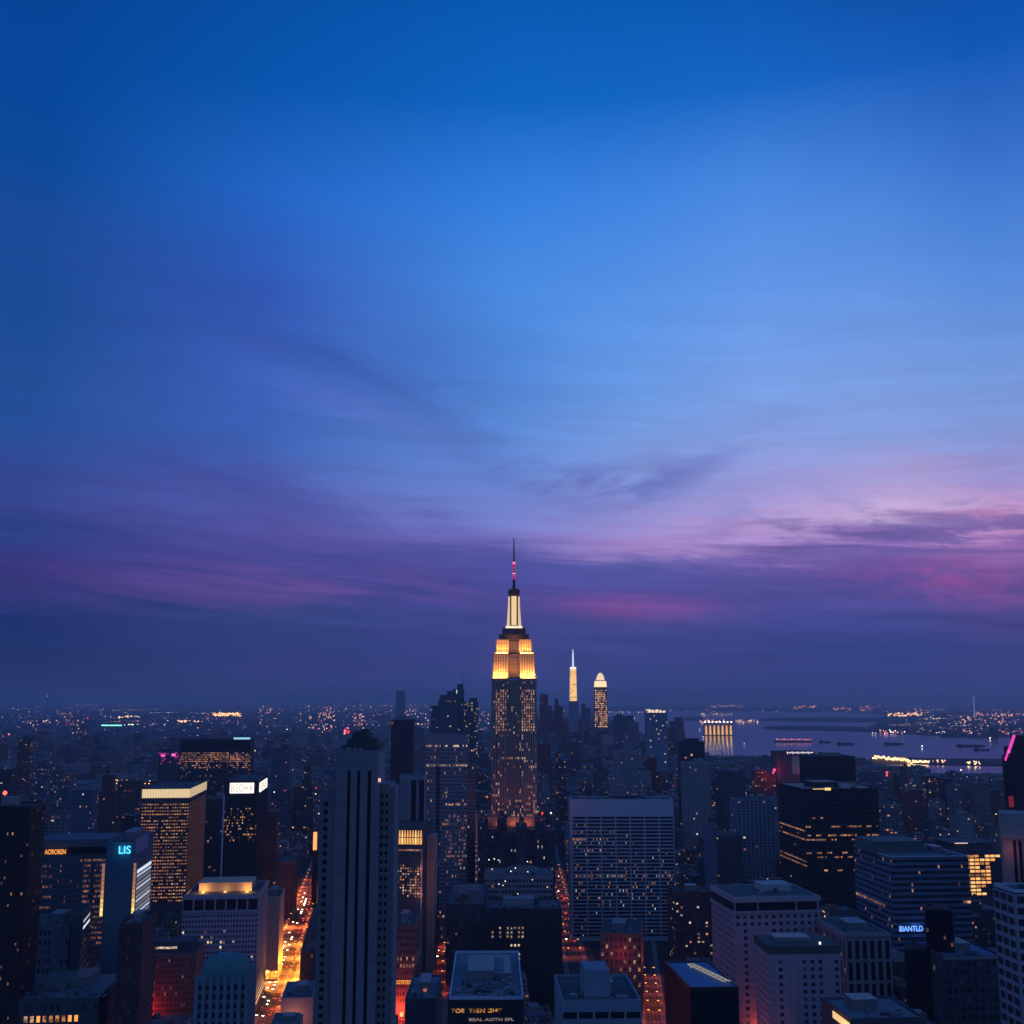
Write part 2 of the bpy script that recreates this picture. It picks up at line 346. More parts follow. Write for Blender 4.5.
# ---------------------------------------------------------------- hero building class
HEROES = []    # (px0, px1, pytop, Y, visible_bottom, footprint polygon, short name)
STOREY = 3.9
class Bld:
    def __init__(s, name, label, px0, px1, pt, Y, depth, th=5.0, vis=1024, short=None, cat='building', group=None):
        th = math.radians(th); s.th = th
        P0 = at(px0, pt, Y); q = ray(px1, pt); k1 = q[0] / q[1]
        s.w = (k1 * Y - P0.x) / (math.cos(th) - k1 * math.sin(th)); s.d = depth; s.h = P0.z
        s.root = empty(name, (P0.x, P0.y, 0), th); tag(s.root, label, cat, group)
        s.name = name
        c, n = math.cos(th), math.sin(th)
        fp = [(P0.x + a * c - b * n, P0.y + a * n + b * c) for a, b in ((0, 0), (s.w, 0), (s.w, depth), (0, depth))]
        ps = [proj((x, y, s.h)) for x, y in fp]
        HEROES.append((min(p[0] for p in ps), max(p[0] for p in ps), min(p[1] for p in ps), Y, vis, fp, short or label))
        s.rng = random.Random(hash_(name + str(px0)))
        s.wins = []
    def z(s, py, front=0.0):                    # height that shows at picture row py on the front face
        return at(512, py, s.root.location.y + front).z
    def x(s, px, py):                           # local x of picture column px on the front face
        Y0 = s.root.location.y; q = ray(px, py); k = q[0] / q[1]
        return (k * Y0 - s.root.location.x) / (math.cos(s.th) - k * math.sin(s.th))
    def part(s, name, mat, boxes, parent=None):
        m = MB()
        for b in boxes: m.box(*b)
        return m.build(name, mat, parent or s.root)
    def fb(s, face, a0, a1, z0, z1, o0, o1):    # a box on a face: along, up, outwards
        if face == 'f': return (a0, a1, -o1, -o0, z0, z1)
        if face == 'r': return (s.w + o0, s.w + o1, a0, a1, z0, z1)
        if face == 'l': return (-o1, -o0, a0, a1, z0, z1)
    def core(s, mat, name='wall', z1=None, roof=ROOF, parapet=1.2, pm=None):
        h = z1 or s.h
        s.part(name, mat, [(0, s.w, 0, s.d, 0, h - 0.4)])
        s.part('roof', roof, [(0.8, s.w - 0.8, 0.8, s.d - 0.8, h - 0.4, h - 0.05)])
        t = 0.8; p = h + parapet - 0.1
        s.part('parapet', pm or mat, [(0, s.w, 0, t, h - 0.4, p), (0, s.w, s.d - t, s.d, h - 0.4, p), (0, t, t, s.d - t, h - 0.4, p), (s.w - t, s.w, t, s.d - t, h - 0.4, p)])
    def lattice(s, mat, faces='fr', a=None, z0=0, z1=None, nb=10, nf=20, pier=0.35, span=0.4, proud=0.5, name='facade_grid'):
        m = MB(); z1 = z1 or s.h - 1.0; cells = []
        for f in faces:
            L = s.w if f == 'f' else s.d
            pr = proud if f == 'f' else proud * 0.4
            a0, a1 = a if (a and f == 'f') else (0, L)
            n = max(1, round(nb * (a1 - a0) / (s.w if not a else (a[1] - a[0]))))
            bw = (a1 - a0) / n; fh = (z1 - z0) / nf
            for i in range(n + 1):
                c = a0 + i * bw; hw = bw * pier / 2
                m.box(*s.fb(f, max(a0, c - hw), min(a1, c + hw), z0, z1, 0, pr))
            if span > 0:
                for j in range(nf + 1):
                    zz = z0 + j * fh; hh = fh * span / 2
                    m.box(*s.fb(f, a0 + .01, a1 - .01, max(z0, zz - hh), min(z1, zz + hh), 0, pr * 0.8))
            for i in range(n):
                for j in range(nf):
                    cells.append((f, i, j, a0 + i * bw + bw * pier / 2, a0 + (i + 1) * bw - bw * pier / 2, z0 + j * fh + fh * span / 2, z0 + (j + 1) * fh - fh * span / 2))
        if pier > 0 or span > 0: m.build(name, mat, s.root)
        return cells
    def windows(s, cells, fn, cap=100, out=0.06, name='window'):
        """fn(f,i,j)-> material or None; the first `cap` (nearest the top) are objects of their own"""
        sel = []
        for c in cells:
            mt = fn(c[0], c[1], c[2])
            if mt is not None: sel.append((c, mt))
        sel.sort(key=lambda q: (-q[0][2], q[0][0] != 'f', q[0][1]))
        lit_ = [q for q in sel if q[1] is not GLASS and q[1] is not GLASSM]
        drk = [q for q in sel if q[1] is GLASS or q[1] is GLASSM]
        sel = lit_ + drk
        def tone(m): return m if m is not GLASSM else s.rng.choice([GLASSM, GLASSM, GLASSM, GLASSM, BLIND, BLIND, BLIND2])
        sel = [(c, tone(m)) for c, m in sel]
        cache = {}
        for (f, i, j, a0, a1, z0, z1), mt in sel[:cap]:
            key = (f, round(a1 - a0, 2), round(z1 - z0, 2), mt.name)
            if key not in cache:
                L, H = a1 - a0, z1 - z0
                bx = {'f': (0, L, -out, 0.0, 0, H), 'r': (0, out, 0, L, 0, H), 'l': (-out, 0, 0, L, 0, H)}[f]
                cache[key] = MB().box(*bx).mesh(name, mt)
            loc = {'f': (a0, 0, z0), 'r': (s.w, a0, z0), 'l': (0, a0, z0)}[f]
            link(name, cache[key], s.root, loc)
        rest = {}
        for (f, i, j, a0, a1, z0, z1), mt in sel[cap:]:
            rest.setdefault(mt.name, (mt, MB()))[1].box(*s.fb(f, a0, a1, z0, z1, 0, out))
        if rest:
            allv, allf, mats, mi = [], [], [], []
            for mt, mb in rest.values():
                n = len(allv); allv += mb.v; allf += [tuple(n + k for k in q) for q in mb.f]; mi += [len(mats)] * len(mb.f); mats.append(mt)
            me = bpy.data.meshes.new(name); me.from_pydata(allv, [], allf)
            for mt in mats: me.materials.append(mt)
            me.polygons.foreach_set('material_index', mi)
            o = link(name, me, s.root); o['kind'] = 'stuff'
    def rnd(s, p, mats=None, dark=None, rows=None):
        mats = mats or [LIT[1], LIT[0], LIT[2], LIT[2], LIT[3], LIT[5], LIT[5]]
        rows = rows or {}
        def fn(f, i, j):
            q = rows.get(j, p)
            return s.rng.choice(mats) if s.rng.random() < q else dark
        return fn
    def rooftop(s, seed=0, house=METAL, tank=False, n=4, z=None, area=None):
        r = random.Random(hash_(s.name) + seed); z = (z or s.h) - 0.05
        x0, x1, y0, y1 = area or (2, s.w - 2, 2, s.d - 2)
        W, D = x1 - x0, y1 - y0
        bw, bd, bh = W * r.uniform(.3, .5), D * r.uniform(.3, .5), r.uniform(3, 6)
        bx, by = x0 + (W - bw) * r.uniform(.2, .8), y0 + (D - bd) * r.uniform(.4, .8)
        s.part('rooftop_room', house, [(bx, bx + bw, by, by + bd, z, z + bh), (bx - .3, bx + bw + .3, by - .3, by + bd + .3, z + bh, z + bh + .4)])
        n = int(n * 1.8)
        for k in range(n):
            ux, uy = r.uniform(x0, x1 - 4), r.uniform(y0, max(y0 + .1, by - 4)); q = k % 5
            if uy > by - 4 and uy < by + bd and ux + 4 > bx and ux < bx + bw: continue
            if q < 2:
                a, b_, c = r.uniform(1.5, 4), r.uniform(1.5, 4), r.uniform(1, 2.6)
                MB().box(ux, ux + a, uy, uy + b_, z, z + c).box(ux + .3, ux + a - .3, uy + .3, uy + b_ - .3, z + c, z + c + .4).build('roof_unit', (METAL, ROOFL, DARKS)[k % 3], s.root)
            elif q == 2:
                L = r.uniform(4, min(14, W * .5)); u = MB()
                u.box(ux, min(x1, ux + L), uy, uy + .8, z + .4, z + 1.1).box(ux, ux + .8, uy + .8, min(y1, uy + L * .6), z + .4, z + 1.1)
                u.build('duct', METAL, s.root)
            elif q == 3:
                MB().lathe([(1.1, 0), (1.1, 1.8), (.8, 2.0), (.8, 2.3)], ux + 1, uy + 1, 10, z).build('roof_fan', METAL, s.root)
            else:
                MB().box(ux, ux + r.uniform(5, 9), uy, uy + r.uniform(4, 7), z, z + .25).build('roof_patch', (DARKS, STONE)[k % 2], s.root)
        if r.random() < .4: MB().lathe([(.12, 0), (.05, r.uniform(5, 10))], bx + bw * .3, by + bd * .5, 5, z + bh + .3).build('aerial', BLACK, s.root)
        if tank:
            tx, ty = r.uniform(x0 + 3, x1 - 3), r.uniform(y0 + 3, y1 - 3)
            water_tank(s.root, tx, ty, z, 2.4)
    def text(s, body, mat, face, a0, a1, z0, z1, out=0.5, name='sign', depth=0.15):
        cu = bpy.data.curves.new('t', 'FONT'); cu.body = body; cu.extrude = 0.08; cu.size = 1.0; cu.offset = 0.012
        to = bpy.data.objects.new('t', cu); COL.objects.link(to)
        dg = bpy.context.evaluated_depsgraph_get(); dg.update()
        me = bpy.data.meshes.new_from_object(to.evaluated_get(dg)); bpy.data.objects.remove(to); bpy.data.curves.remove(cu)
        co = np.empty(len(me.vertices) * 3); me.vertices.foreach_get('co', co); co = co.reshape(-1, 3)
        mn, mx = co.min(0), co.max(0)
        co[:, 0] = (co[:, 0] - mn[0]) / (mx[0] - mn[0]) * (a1 - a0); co[:, 1] = (co[:, 1] - mn[1]) / (mx[1] - mn[1]) * (z1 - z0)
        co[:, 2] = (co[:, 2] - mn[2]) / (mx[2] - mn[2]) * depth
        xyz = np.stack([co[:, 0], -co[:, 2], co[:, 1]], 1) if face == 'f' else np.stack([co[:, 2], co[:, 0], co[:, 1]], 1)
        me.vertices.foreach_set('co', xyz.ravel()); me.materials.clear(); me.materials.append(mat); me.update()
        loc = (a0, -out, z0) if face == 'f' else (s.w + out, a0, z0)
        return link(name, me, s.root, loc)
def hash_(t):
    v = 5381
    for ch in t: v = (v * 33 + ord(ch)) & 0x7fffffff
    return v
def water_tank(parent, x, y, z, r):
    t = MB().lathe([(r, 0), (r * 0.97, r * 1.7)], x, y, 12, z + 3).lathe([(r * 1.05, 0), (0.1, r * 0.7)], x, y, 12, z + 3 + r * 1.7).build('water_tank', WOOD, parent)
    for dx in (-1, 1):
        for dy in (-1, 1): MB().box(x + dx * r * .6 - .15, x + dx * r * .6 + .15, y + dy * r * .6 - .15, y + dy * r * .6 + .15, z, z + 3).build('tank_leg', BLACK, t)

# ================================================================ THE NAMED BUILDINGS
# --- the tall spired tower in the middle
def spired_tower():
    Y = 1300.0; c = at(514, 698, Y)
    R = empty('spired_skyscraper', (c.x, Y, 0), 0.0)
    tag(R, 'tallest tower in the middle, stepped crown floodlit gold under a red and pink lit antenna', 'skyscraper')
    zz = lambda py: at(514, py, Y).z
    hx = lambda px, py=700: abs(at(px, py, Y).x - c.x)
    D = 44.0
    STN = surf('tower_limestone', (0.40, 0.33, 0.29), 0.85, 0.5)
    hw = hx(536)
    def tier(name, px, z0, z1, dy, notch=0.28, nb=8, pier=0.55, rc_=2.2):
        w = hx(px); m = MB(); nc = w * notch
        m.box(-w, -nc, dy, D - dy, z0, z1).box(nc, w, dy, D - dy, z0, z1).box(-nc, nc, dy + rc_, D - dy, z0, z1 - 1.5)
        # vertical stone ribs
        for sgn in (-1, 1):
            n = nb
            for i in range(n):
                x = nc + (w - nc) * (i + .5) / n * 1.0; p = (w - nc) / n * pier / 2
                m.box(sgn * x - p, sgn * x + p, dy - 0.7, dy, z0, z1 + 0.8)
        for i in range(6):
            x = -nc + 2 * nc * (i + .5) / 6; p = nc / 6 * .5
            m.box(x - p, x + p, dy + rc_ - .7, dy + rc_, z0, z1 - 1)
        n = 11
        for sgn in (-1, 1):
            for i in range(n):
                y = dy + (D - 2 * dy) * (i + .5) / n; p = (D - 2 * dy) / n * pier / 2
                m.box(sgn * w - (0.7 if sgn < 0 else 0), sgn * w + (0.7 if sgn > 0 else 0), y - p, y + p, z0, z1 + 0.8)
        o = m.build(name, STN, R)
        return o
    zs = [zz(p) for p in (800, 678, 653, 640)]
    bs = MB().box(-hx(546), hx(546), -12, D + 12, 0, zz(828)).box(-hx(541.5), hx(541.5), -6, D + 6, zz(828), zz(817))
    for i in range(30):
        x = -hx(541.5) + 2 * hx(541.5) * (i + .5) / 30; bs.box(x - .45, x + .45, -6.9, -6, zz(828), zz(817) + .5)
    bs.build('base', STN, R)
    tier('shaft', 536, 0, zs[1], 0, nb=7)
    tier('upper_tier', 534.6, zs[1], zs[2], 1.2, nb=6, rc_=6)
    tier('crown_tier', 531.5, zs[2], zs[3], 3.4, nb=5, rc_=6)
    MB().box(-hx(529, 636), hx(529, 636), 6, D - 6, zs[3], zz(634)).box(-hx(526), hx(526), 8, D - 8, zz(634), zz(628)).build('setback', surf('setback_stone', (.07, .07, .09), .85), R)
    # dark window columns between the ribs, lit rooms among them
    wn = MB(); w = hx(536); nc = w * .28
    rnd = random.Random(5)
    lit_boxes = []
    SW = [glow('shaft_amber', (1, .40, .15), .62), glow('shaft_peach', (1, .44, .24), .36), glow('shaft_dim', (1, .36, .22), .17), glow('shaft_pale', (1, .66, .42), .7)]
    nf = 84; z0, z1 = 20, zs[1] - 3
    colsx = []
    for sgn in (-1, 1):
        for i in range(8):
            x = nc + (w - nc) * i / 7
            if i in (0,): x += 0.5
            if i == 7: x -= 0.6
            colsx.append((sgn * x, 0.0))
    for i in range(7): colsx.append((-nc + 2 * nc * i / 6 * .98 + .15, 2.2))
    for x, y in colsx: wn.box(x - .42, x + .42, y - .12, y, z0, z1)
    wn.build('window_column', GLASSM, R)
    fl = {}
    for x, y in colsx:
        for j in range(nf):
            z = z0 + (z1 - z0) * j / nf; py = proj((c.x + x, Y, z))[1]
            px = proj((c.x + x, Y, z))[0]
            p = 0.09
            if 690 < py < 732: p = 0.9 if (494.5 < px < 506 or 521 < px < 534) else 0.12
            if 732 < py < 745: p = .12
            if any(abs(py - k) < 0.8 for k in (716, 733, 760, 784)): p = 0.75
            if 745 < py < 800 and (494 < px < 499 or px > 527): p = 0.2
            if py > 815: p = .1
            if py > 800 : p = .35
            if rnd.random() < p: lit_boxes.append((x, y, z, rnd.choice([SW[0], SW[0], SW[1], SW[1], SW[2], SW[2], SW[3]])))
    lit_boxes.sort(key=lambda b: -b[2])
    cache = {}; rest = {}
    for k, (x, y, z, mt) in enumerate(lit_boxes):
        if k < 100:
            if mt.name not in cache: cache[mt.name] = MB().box(-.42, .42, -.3, 0, 0, 2.3).mesh('window', mt)
            link('window', cache[mt.name], R, (x, y, z))
        else: rest.setdefault(mt.name, (mt, MB()))[1].box(x - .42, x + .42, y - .3, y, z, z + 2.3)
    for mt, mb in rest.values(): mb.build('window', mt, R)['kind'] = 'stuff'
    # windows between the ribs of the two floodlit tiers
    tw = MB()
    for (px, za, zb, dy, n) in ((534.6, zs[1] + 2, zs[2] - 2, 1.2, 6), (531.5, zs[2] + 1, zs[3] - 3, 3.4, 5)):
        w = hx(px); nc = w * .28
        for sgn in (-1, 1):
            for i in range(1, n):
                x = sgn * (nc + (w - nc) * i / n)
                z = za
                while z + 2.2 < zb: tw.box(x - .95, x + .95, dy - .12, dy, z, z + 3.2); z += 3.9
        for i in range(1, 6):
            x = -nc + 2 * nc * i / 6; z = za
            while z + 2.2 < zb: tw.box(x - .9, x + .9, dy + 5.9, dy + 6, z, z + 3.3); z += 3.9
    tw.build('window_column', glow('crown_room', (.8, .28, .12), .10, uneven=1), R)['kind'] = 'stuff'
    # mast
    m0, m1 = zz(628), zz(594); yc = D / 2
    MB().box(-hx(524.2), hx(524.2), yc - 11, yc + 11, zz(628.5), zz(626)).build('mast_base', surf('mast_metal', (.16, .15, .16), .5), R)
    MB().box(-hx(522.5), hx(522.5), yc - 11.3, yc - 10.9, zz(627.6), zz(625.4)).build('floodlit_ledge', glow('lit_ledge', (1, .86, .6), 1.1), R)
    MB().lathe([(hx(519.5), 0), (hx(519), m1 - m0 - 2), (hx(520), m1 - m0), (hx(520.2), m1 - m0 + 4), (hx(518), m1 - m0 + 6)], 0, yc, 12, m0 + 2).build('mast', surf('mast_dark', (.10, .06, .05), .5), R)
    wy = yc - hx(519.5) - 0.3
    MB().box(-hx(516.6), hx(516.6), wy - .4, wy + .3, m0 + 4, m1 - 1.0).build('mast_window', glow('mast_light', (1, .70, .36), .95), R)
    for sgn in (-1, 1):
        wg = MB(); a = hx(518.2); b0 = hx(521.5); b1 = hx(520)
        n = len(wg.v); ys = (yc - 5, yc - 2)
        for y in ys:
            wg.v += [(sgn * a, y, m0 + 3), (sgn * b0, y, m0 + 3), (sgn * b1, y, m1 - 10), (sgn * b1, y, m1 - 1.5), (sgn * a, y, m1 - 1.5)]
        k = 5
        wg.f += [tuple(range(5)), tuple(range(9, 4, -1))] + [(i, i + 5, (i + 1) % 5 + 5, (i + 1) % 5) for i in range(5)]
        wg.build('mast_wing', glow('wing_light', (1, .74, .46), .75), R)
    # antenna
    za = m1 + 6
    def zp(p): return zz(p) 
    MB().lathe([(hx(515.6), 0), (hx(515.2), zp(578) - za)], 0, yc, 8, za).build('antenna_base', BLACK, R)
    MB().lathe([(hx(515.3), 0), (hx(514.8), zp(556) - zp(578))], 0, yc, 8, zp(578)).build('antenna_tube', surf('antenna_red', (.25, .05, .08), .6), R)
    MB().lathe([(hx(514.85), 0), (hx(514.45), zp(535.5) - zp(556))], 0, yc, 8, zp(556)).build('antenna_needle', surf('needle', (.05, .05, .10), .6), R)
    for py, r, mt in ((560.5, 1.5, 'w'), (562.5, 1.9, 0), (565.5, 1.3, 0), (568.5, 1.3, 0), (571.5, 1.6, 'w'), (574, 1.7, 0), (576.5, 1.5, 0), (586, 1.5, 0), (588, 1.8, 'w')):
        g = glow('antenna_lamp_pale', (1, .30, .50), 1.2) if mt == 'w' else glow('antenna_lamp', (1, .05, .22), .8)
        MB().lathe([(hx(514 + r * .8), -.9), (hx(514 + r), 0), (hx(514 + r * .8), .9)], 0, yc, 8, zp(py)).build('beacon', g, R)
    # floodlights standing on the setbacks
    for (zb, px, dy, P) in ((zs[1] - 1.0, 534.6, 1.2, 44000), (zs[2] - 1.0, 531.5, 3.4, 25000)):
        w = hx(px); nc = w * .30
        for sgn in (-1, 1):
            xm = sgn * (w * 1.06 + nc) / 2
            fl_ = MB().box(xm - (w - nc) / 2, xm + (w - nc) / 2, dy - 4.6, dy - 4.0, zb - .6, zb).build('floodlight', METAL, R)
            light(fl_, (xm, dy - 3.9, zb + .3), (1, .38, .065), P, kind='AREA', rot=(math.radians(180 + 9), 0, 0), size=(w - nc, .6))
    for sgn in (-1, 1):
        light(R, (sgn * (hx(536) + 5), D / 2, zs[1]), (1, .45, .10), 30000, kind='AREA', rot=(math.radians(180), math.radians(-14 * sgn), 0), size=(.6, D * .8))
    for sx in (-.6, 0, .6):
        f_ = MB().box(sx * hx(536) - 2, sx * hx(536) + 2, -11.5, -10.5, zz(828) + .01, zz(828) + 1).build('floodlight', METAL, R)
        light(f_, (sx * hx(536), -11, zz(828) + 1.5), (1, .24, .10), 1300, kind='AREA', rot=(math.radians(180 + 6), 0, 0), size=(8, 1))
    for sx in (-1, 1): light(R, (sx * hx(541), -12, zz(815)), (1, .18, .06), 700, 1)
    fp = [(c.x - 38, Y - 14), (c.x + 38, Y - 14), (c.x + 38, Y + 60), (c.x - 38, Y + 60)]
    HEROES.append((490, 538, 540, Y, 818, fp, 'the tall spired tower'))
spired_tower()

# --- far downtown: two gold-lit towers, dark towers round them
def gold_towers():
    Y = 5600.0
    def frame(px): c = at(px, 698, Y); return c
    zz = lambda py: at(512, py, Y).z; k = Y / F
    c = frame(573.5)
    R = empty('far_spire_tower', (c.x, Y, 0)); tag(R, 'slender gold-lit tower with a white spire on the far skyline', 'skyscraper')
    MB().box(-4.6*k, 4.6*k, 0, 40, 0, zz(701)).build('podium', BLUEG, R)
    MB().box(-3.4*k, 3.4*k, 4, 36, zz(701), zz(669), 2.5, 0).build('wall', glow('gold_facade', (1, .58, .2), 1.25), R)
    g = MB()
    rn = random.Random(3)
    for j in range(14):
        for i in range(5):
            if rn.random() < .30:
                x = (-2.9 + i * 1.25) * k; z = zz(700) + (zz(670.5) - zz(700)) * j / 14
                g.box(x, x + 3.2, 3.4, 4.0, z, z + 6)
    g.build('facade_shading', surf('gold_frame', (.12, .08, .06), .7), R)  # dark boxes over random cells of the glowing wall
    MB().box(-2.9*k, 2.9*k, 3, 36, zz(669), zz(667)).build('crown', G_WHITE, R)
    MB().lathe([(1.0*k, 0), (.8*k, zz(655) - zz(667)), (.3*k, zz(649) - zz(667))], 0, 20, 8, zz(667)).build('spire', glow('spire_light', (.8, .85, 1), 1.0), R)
    HEROES.append((568, 580, 650, Y, 728, [(c.x-25, Y), (c.x+25, Y), (c.x+25, Y+40), (c.x-25, Y+40)], 'the far gold spire'))
    c = frame(601); Y2 = Y
    R = empty('far_domed_tower', (c.x, Y, 0)); tag(R, 'broad gold-lit tower with a domed white crown on the far skyline', 'skyscraper')
    MB().box(-7.2*k, 7.2*k, 0, 60, 0, zz(687), 1.2*k, 4).build('wall', surf('domed_stone', (.20, .13, .12), .8), R)
    g = {}
    for j in range(20):
        for i in range(8):
            if rn.random() < .85:
                f = 1 - j / 20 * .12
                x = (-6.3 + i * 1.62) * k * f; z = zz(727) + (zz(689) - zz(727)) * j / 20
                mt = rn.choice([glow('dome_gold', (1, .50, .18), 1.5), glow('dome_gold2', (1, .42, .2), .8), G_GOLD, LIT[1]])
                g.setdefault(mt.name, (mt, MB()))[1].box(x, x + 4.6, -.5 + 4 * j / 20, .6 + 4 * j / 20, z, z + 4.2)
    for mt, mb in g.values(): mb.build('window', mt, R)['kind'] = 'stuff'
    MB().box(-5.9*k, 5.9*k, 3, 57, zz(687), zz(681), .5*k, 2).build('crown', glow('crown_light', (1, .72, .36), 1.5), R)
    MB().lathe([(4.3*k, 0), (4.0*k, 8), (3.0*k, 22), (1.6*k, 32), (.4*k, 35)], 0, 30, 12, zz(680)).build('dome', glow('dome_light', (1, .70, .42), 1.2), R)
    HEROES.append((593, 609, 673, Y, 728, [(c.x-40, Y), (c.x+40, Y), (c.x+40, Y+60), (c.x-40, Y+60)], 'the far gold domed tower'))
gold_towers()

WINP = [LIT[1], LIT[0], LIT[2], LIT[2], LIT[5], LIT[5]]

# --- H14 ribbed foreground tower
def ribbed():
    b = Bld('ribbed_tower', 'tall foreground tower with long dark vertical window strips, left of the middle', 336.5, 378, 753, 420, 34, 2.0, short='the ribbed foreground tower')
    PN = surf('ribbed_panels', (.21, .20, .225), .75, .25)
    b.part('wall', PN, [(0, b.w, .8, b.d, 0, b.h - .4)])
    b.part('roof', ROOF, [(.6, b.w - .6, .6, b.d - .6, b.h - .4, b.h)])
    top = b.z(771); X = lambda px: b.x(px, 850)
    strips = [(346.0, 349.2), (355.8, 359.0), (366.4, 370.0)]
    xs = [0] + [X(p) for q in strips for p in q] + [b.w]
    piers = MB()
    for i in range(0, len(xs), 2): piers.box(xs[i], xs[i + 1], -.6, .8, 0, top)
    piers.box(0, b.w, -.6, .8, top, b.h - .01)
    piers.build('pier', PN, b.root)
    for i in range(1, len(xs) - 1, 2):
        st_ = MB().box(xs[i], xs[i + 1], .3, .75, 0, top).build('window_strip', GLASS, b.root)
        m = MB(); z = 4
        while z < top - 3: m.box(xs[i], xs[i + 1], .15, .3, z, z + 1.1); z += 3.7
        m.build('spandrel', surf('strip_spandrel', (.022, .026, .036), .5), st_)['kind'] = 'stuff'
    jo = MB(); z = 6
    while z < b.h: jo.box(-.02, b.w + .02, -.63, -.6, z, z + .12); z += 7.4
    jo.build('panel_joint', DARKS, b.root)
    b.part('return_wall', surf('mauve_return', (.30, .24, .29), .8), [(b.w, b.w + .1, 0, b.d, 0, b.h - .2)])  # purple dusk light put into this side wall's colour
    # wings, stepped back: (picture columns, top row, set back, columns of small windows)
    for p0, p1, pt, dy, cols_ in ((326.5, 333.8, 792, 3, ()), (333.8, 336.5, 792, 5, 'dark'), (316, 326.5, 797, 8, ((.42, .88),)), (378.2, 388, 788, 8, ((.16, .40), (.60, .84))), (388, 392.4, 792, 10, ())):
        x0, x1 = b.x(p0, 830), b.x(p1, 830)
        if p0 == 378.2: x0 = b.w + .12
        if p1 == 336.5: x1 = -.02
        z1 = b.z(pt); L = x1 - x0
        w = MB().box(x0, x1, dy, b.d + 2, 0, z1).box(x0, x1, dy, dy + .6, z1, z1 + .9).build('side_wing', GLASS if cols_ == 'dark' else PN, b.root)
        if cols_ and cols_ != 'dark':
            for c0, c1 in cols_:
                g = MB(); z = 3
                while z < z1 - 3: g.box(x0 + L * c0, x0 + L * c1, dy - .12, dy - .01, z, z + 1.3); z += 2.9
                g.build('window_band', GLASS, w)
        if p0 == 316: MB().box(x0 + 1, x0 + 3, 12, 14, z1, z1 + 2).box(x0 + 1.2, x0 + 1.4, 16, 16.2, z1, z1 + 4).build('roof_unit', METAL, b.root)
    a0, a1 = b.x(345, 745), b.x(375, 745); L = a1 - a0
    GP = surf('plant_room', (.055, .075, .075), .8)
    b.part('rooftop_room', GP, [(a0 - 1.5, a1 + 1, 5, 29, b.h, b.h + 2.4), (a0, a1 - .5, 7, 27, b.h + 2.4, b.h + 4.6), (a0 + 1.6, a1 - 3, 9, 24, b.h + 4.6, b.h + 6.4)])
    for fx, fw, fh in ((.30, .22, 6.6), (.55, .26, 7.4)):
        MB().box(a0 + L * (fx - fw / 2), a0 + L * (fx + fw / 2), 10, 20, b.h + 6.41, b.h + fh + .6).build('cooling_tower', GP, b.root)
    r = random.Random(9)
    for k in range(9): 
        ux = r.uniform(0, b.w - 2); MB().box(ux, ux + r.uniform(.6, 1.6), 1.5 + r.random(), 4, b.h, b.h + r.uniform(.7, 1.9)).build('roof_unit', METAL, b.root)
    b.part('parapet', PN, [(0, b.w, 0, .6, b.h, b.h + .9), (b.w - .6, b.w, .6, b.d, b.h, b.h + .9), (0, .6, .6, b.d, b.h, b.h + .9)])
    MB().box(b.w + .15, b.w + .9, 2, 3.2, b.z(782.5), b.z(779)).build('wall_lamp', glow('lamp_peach', (1, .5, .4), 1.2), b.root)
ribbed()

# --- H1 dark tower at the left edge
b = Bld('dark_tower', 'dark narrow tower cut by the left edge of the view', -20, 31, 808, 700, 30, 6, short='the dark tower at the left edge')
b.core(DARKB); cs = b.lattice(surf('dark_bronze_red', (.05, .028, .03), .6), 'fr', nb=20, nf=62, pier=.4, span=.5); b.windows(cs, b.rnd(.03, WINP)); b.rooftop(1)
# --- H2 wide office block with an orange roof sign
b = Bld('signed_office_block', 'wide dim office block with a small glowing orange name sign on its roof edge', 37, 106, 857, 900, 46, 6, vis=905, short='the orange-signed block')
b.core(DARKS)
cs = b.lattice(surf('dim_grey_grid', (.10, .11, .14), .8), 'fr', nb=38, nf=36, pier=.25, span=.55, z0=4)
b.windows(cs, lambda f, i, j: (b.rng.choice([LIT[5], LIT[2], LIT[2] if j > 33 else LIT[5]]) if f == 'f' and ((i >= 26 and i not in (30, 31) and j > 18 and b.rng.random() < .8) or (i < 9 and j % 2 == 0 and j > 24 and b.rng.random() < .6) or b.rng.random() < .03) else None))
z0 = b.h + 1.2
b.part('upper_storey', surf('slab_storey', (.10, .12, .15), .8), [(1, b.w * .99, 4, 44, z0 + .02, z0 + 5.5), (-.5, b.w + 1.5, 2, 46, z0 + 5.5, z0 + 11)])
b.part('window_band', GLASS, [(b.w * .36, b.w * .98, 3.6, 4, z0 + .5, z0 + 5)])
b.text('AOROREN', G_ORANGE, 'f', b.x(45, 852), b.x(66, 852), b.z(854.5), b.z(849.5), .6)
b.part('sign_lamp', glow('lamp_orange_dim', (1, .4, .2), .9), [(-.5, 1.6, -1.2, -.4, b.z(896), b.z(893))])
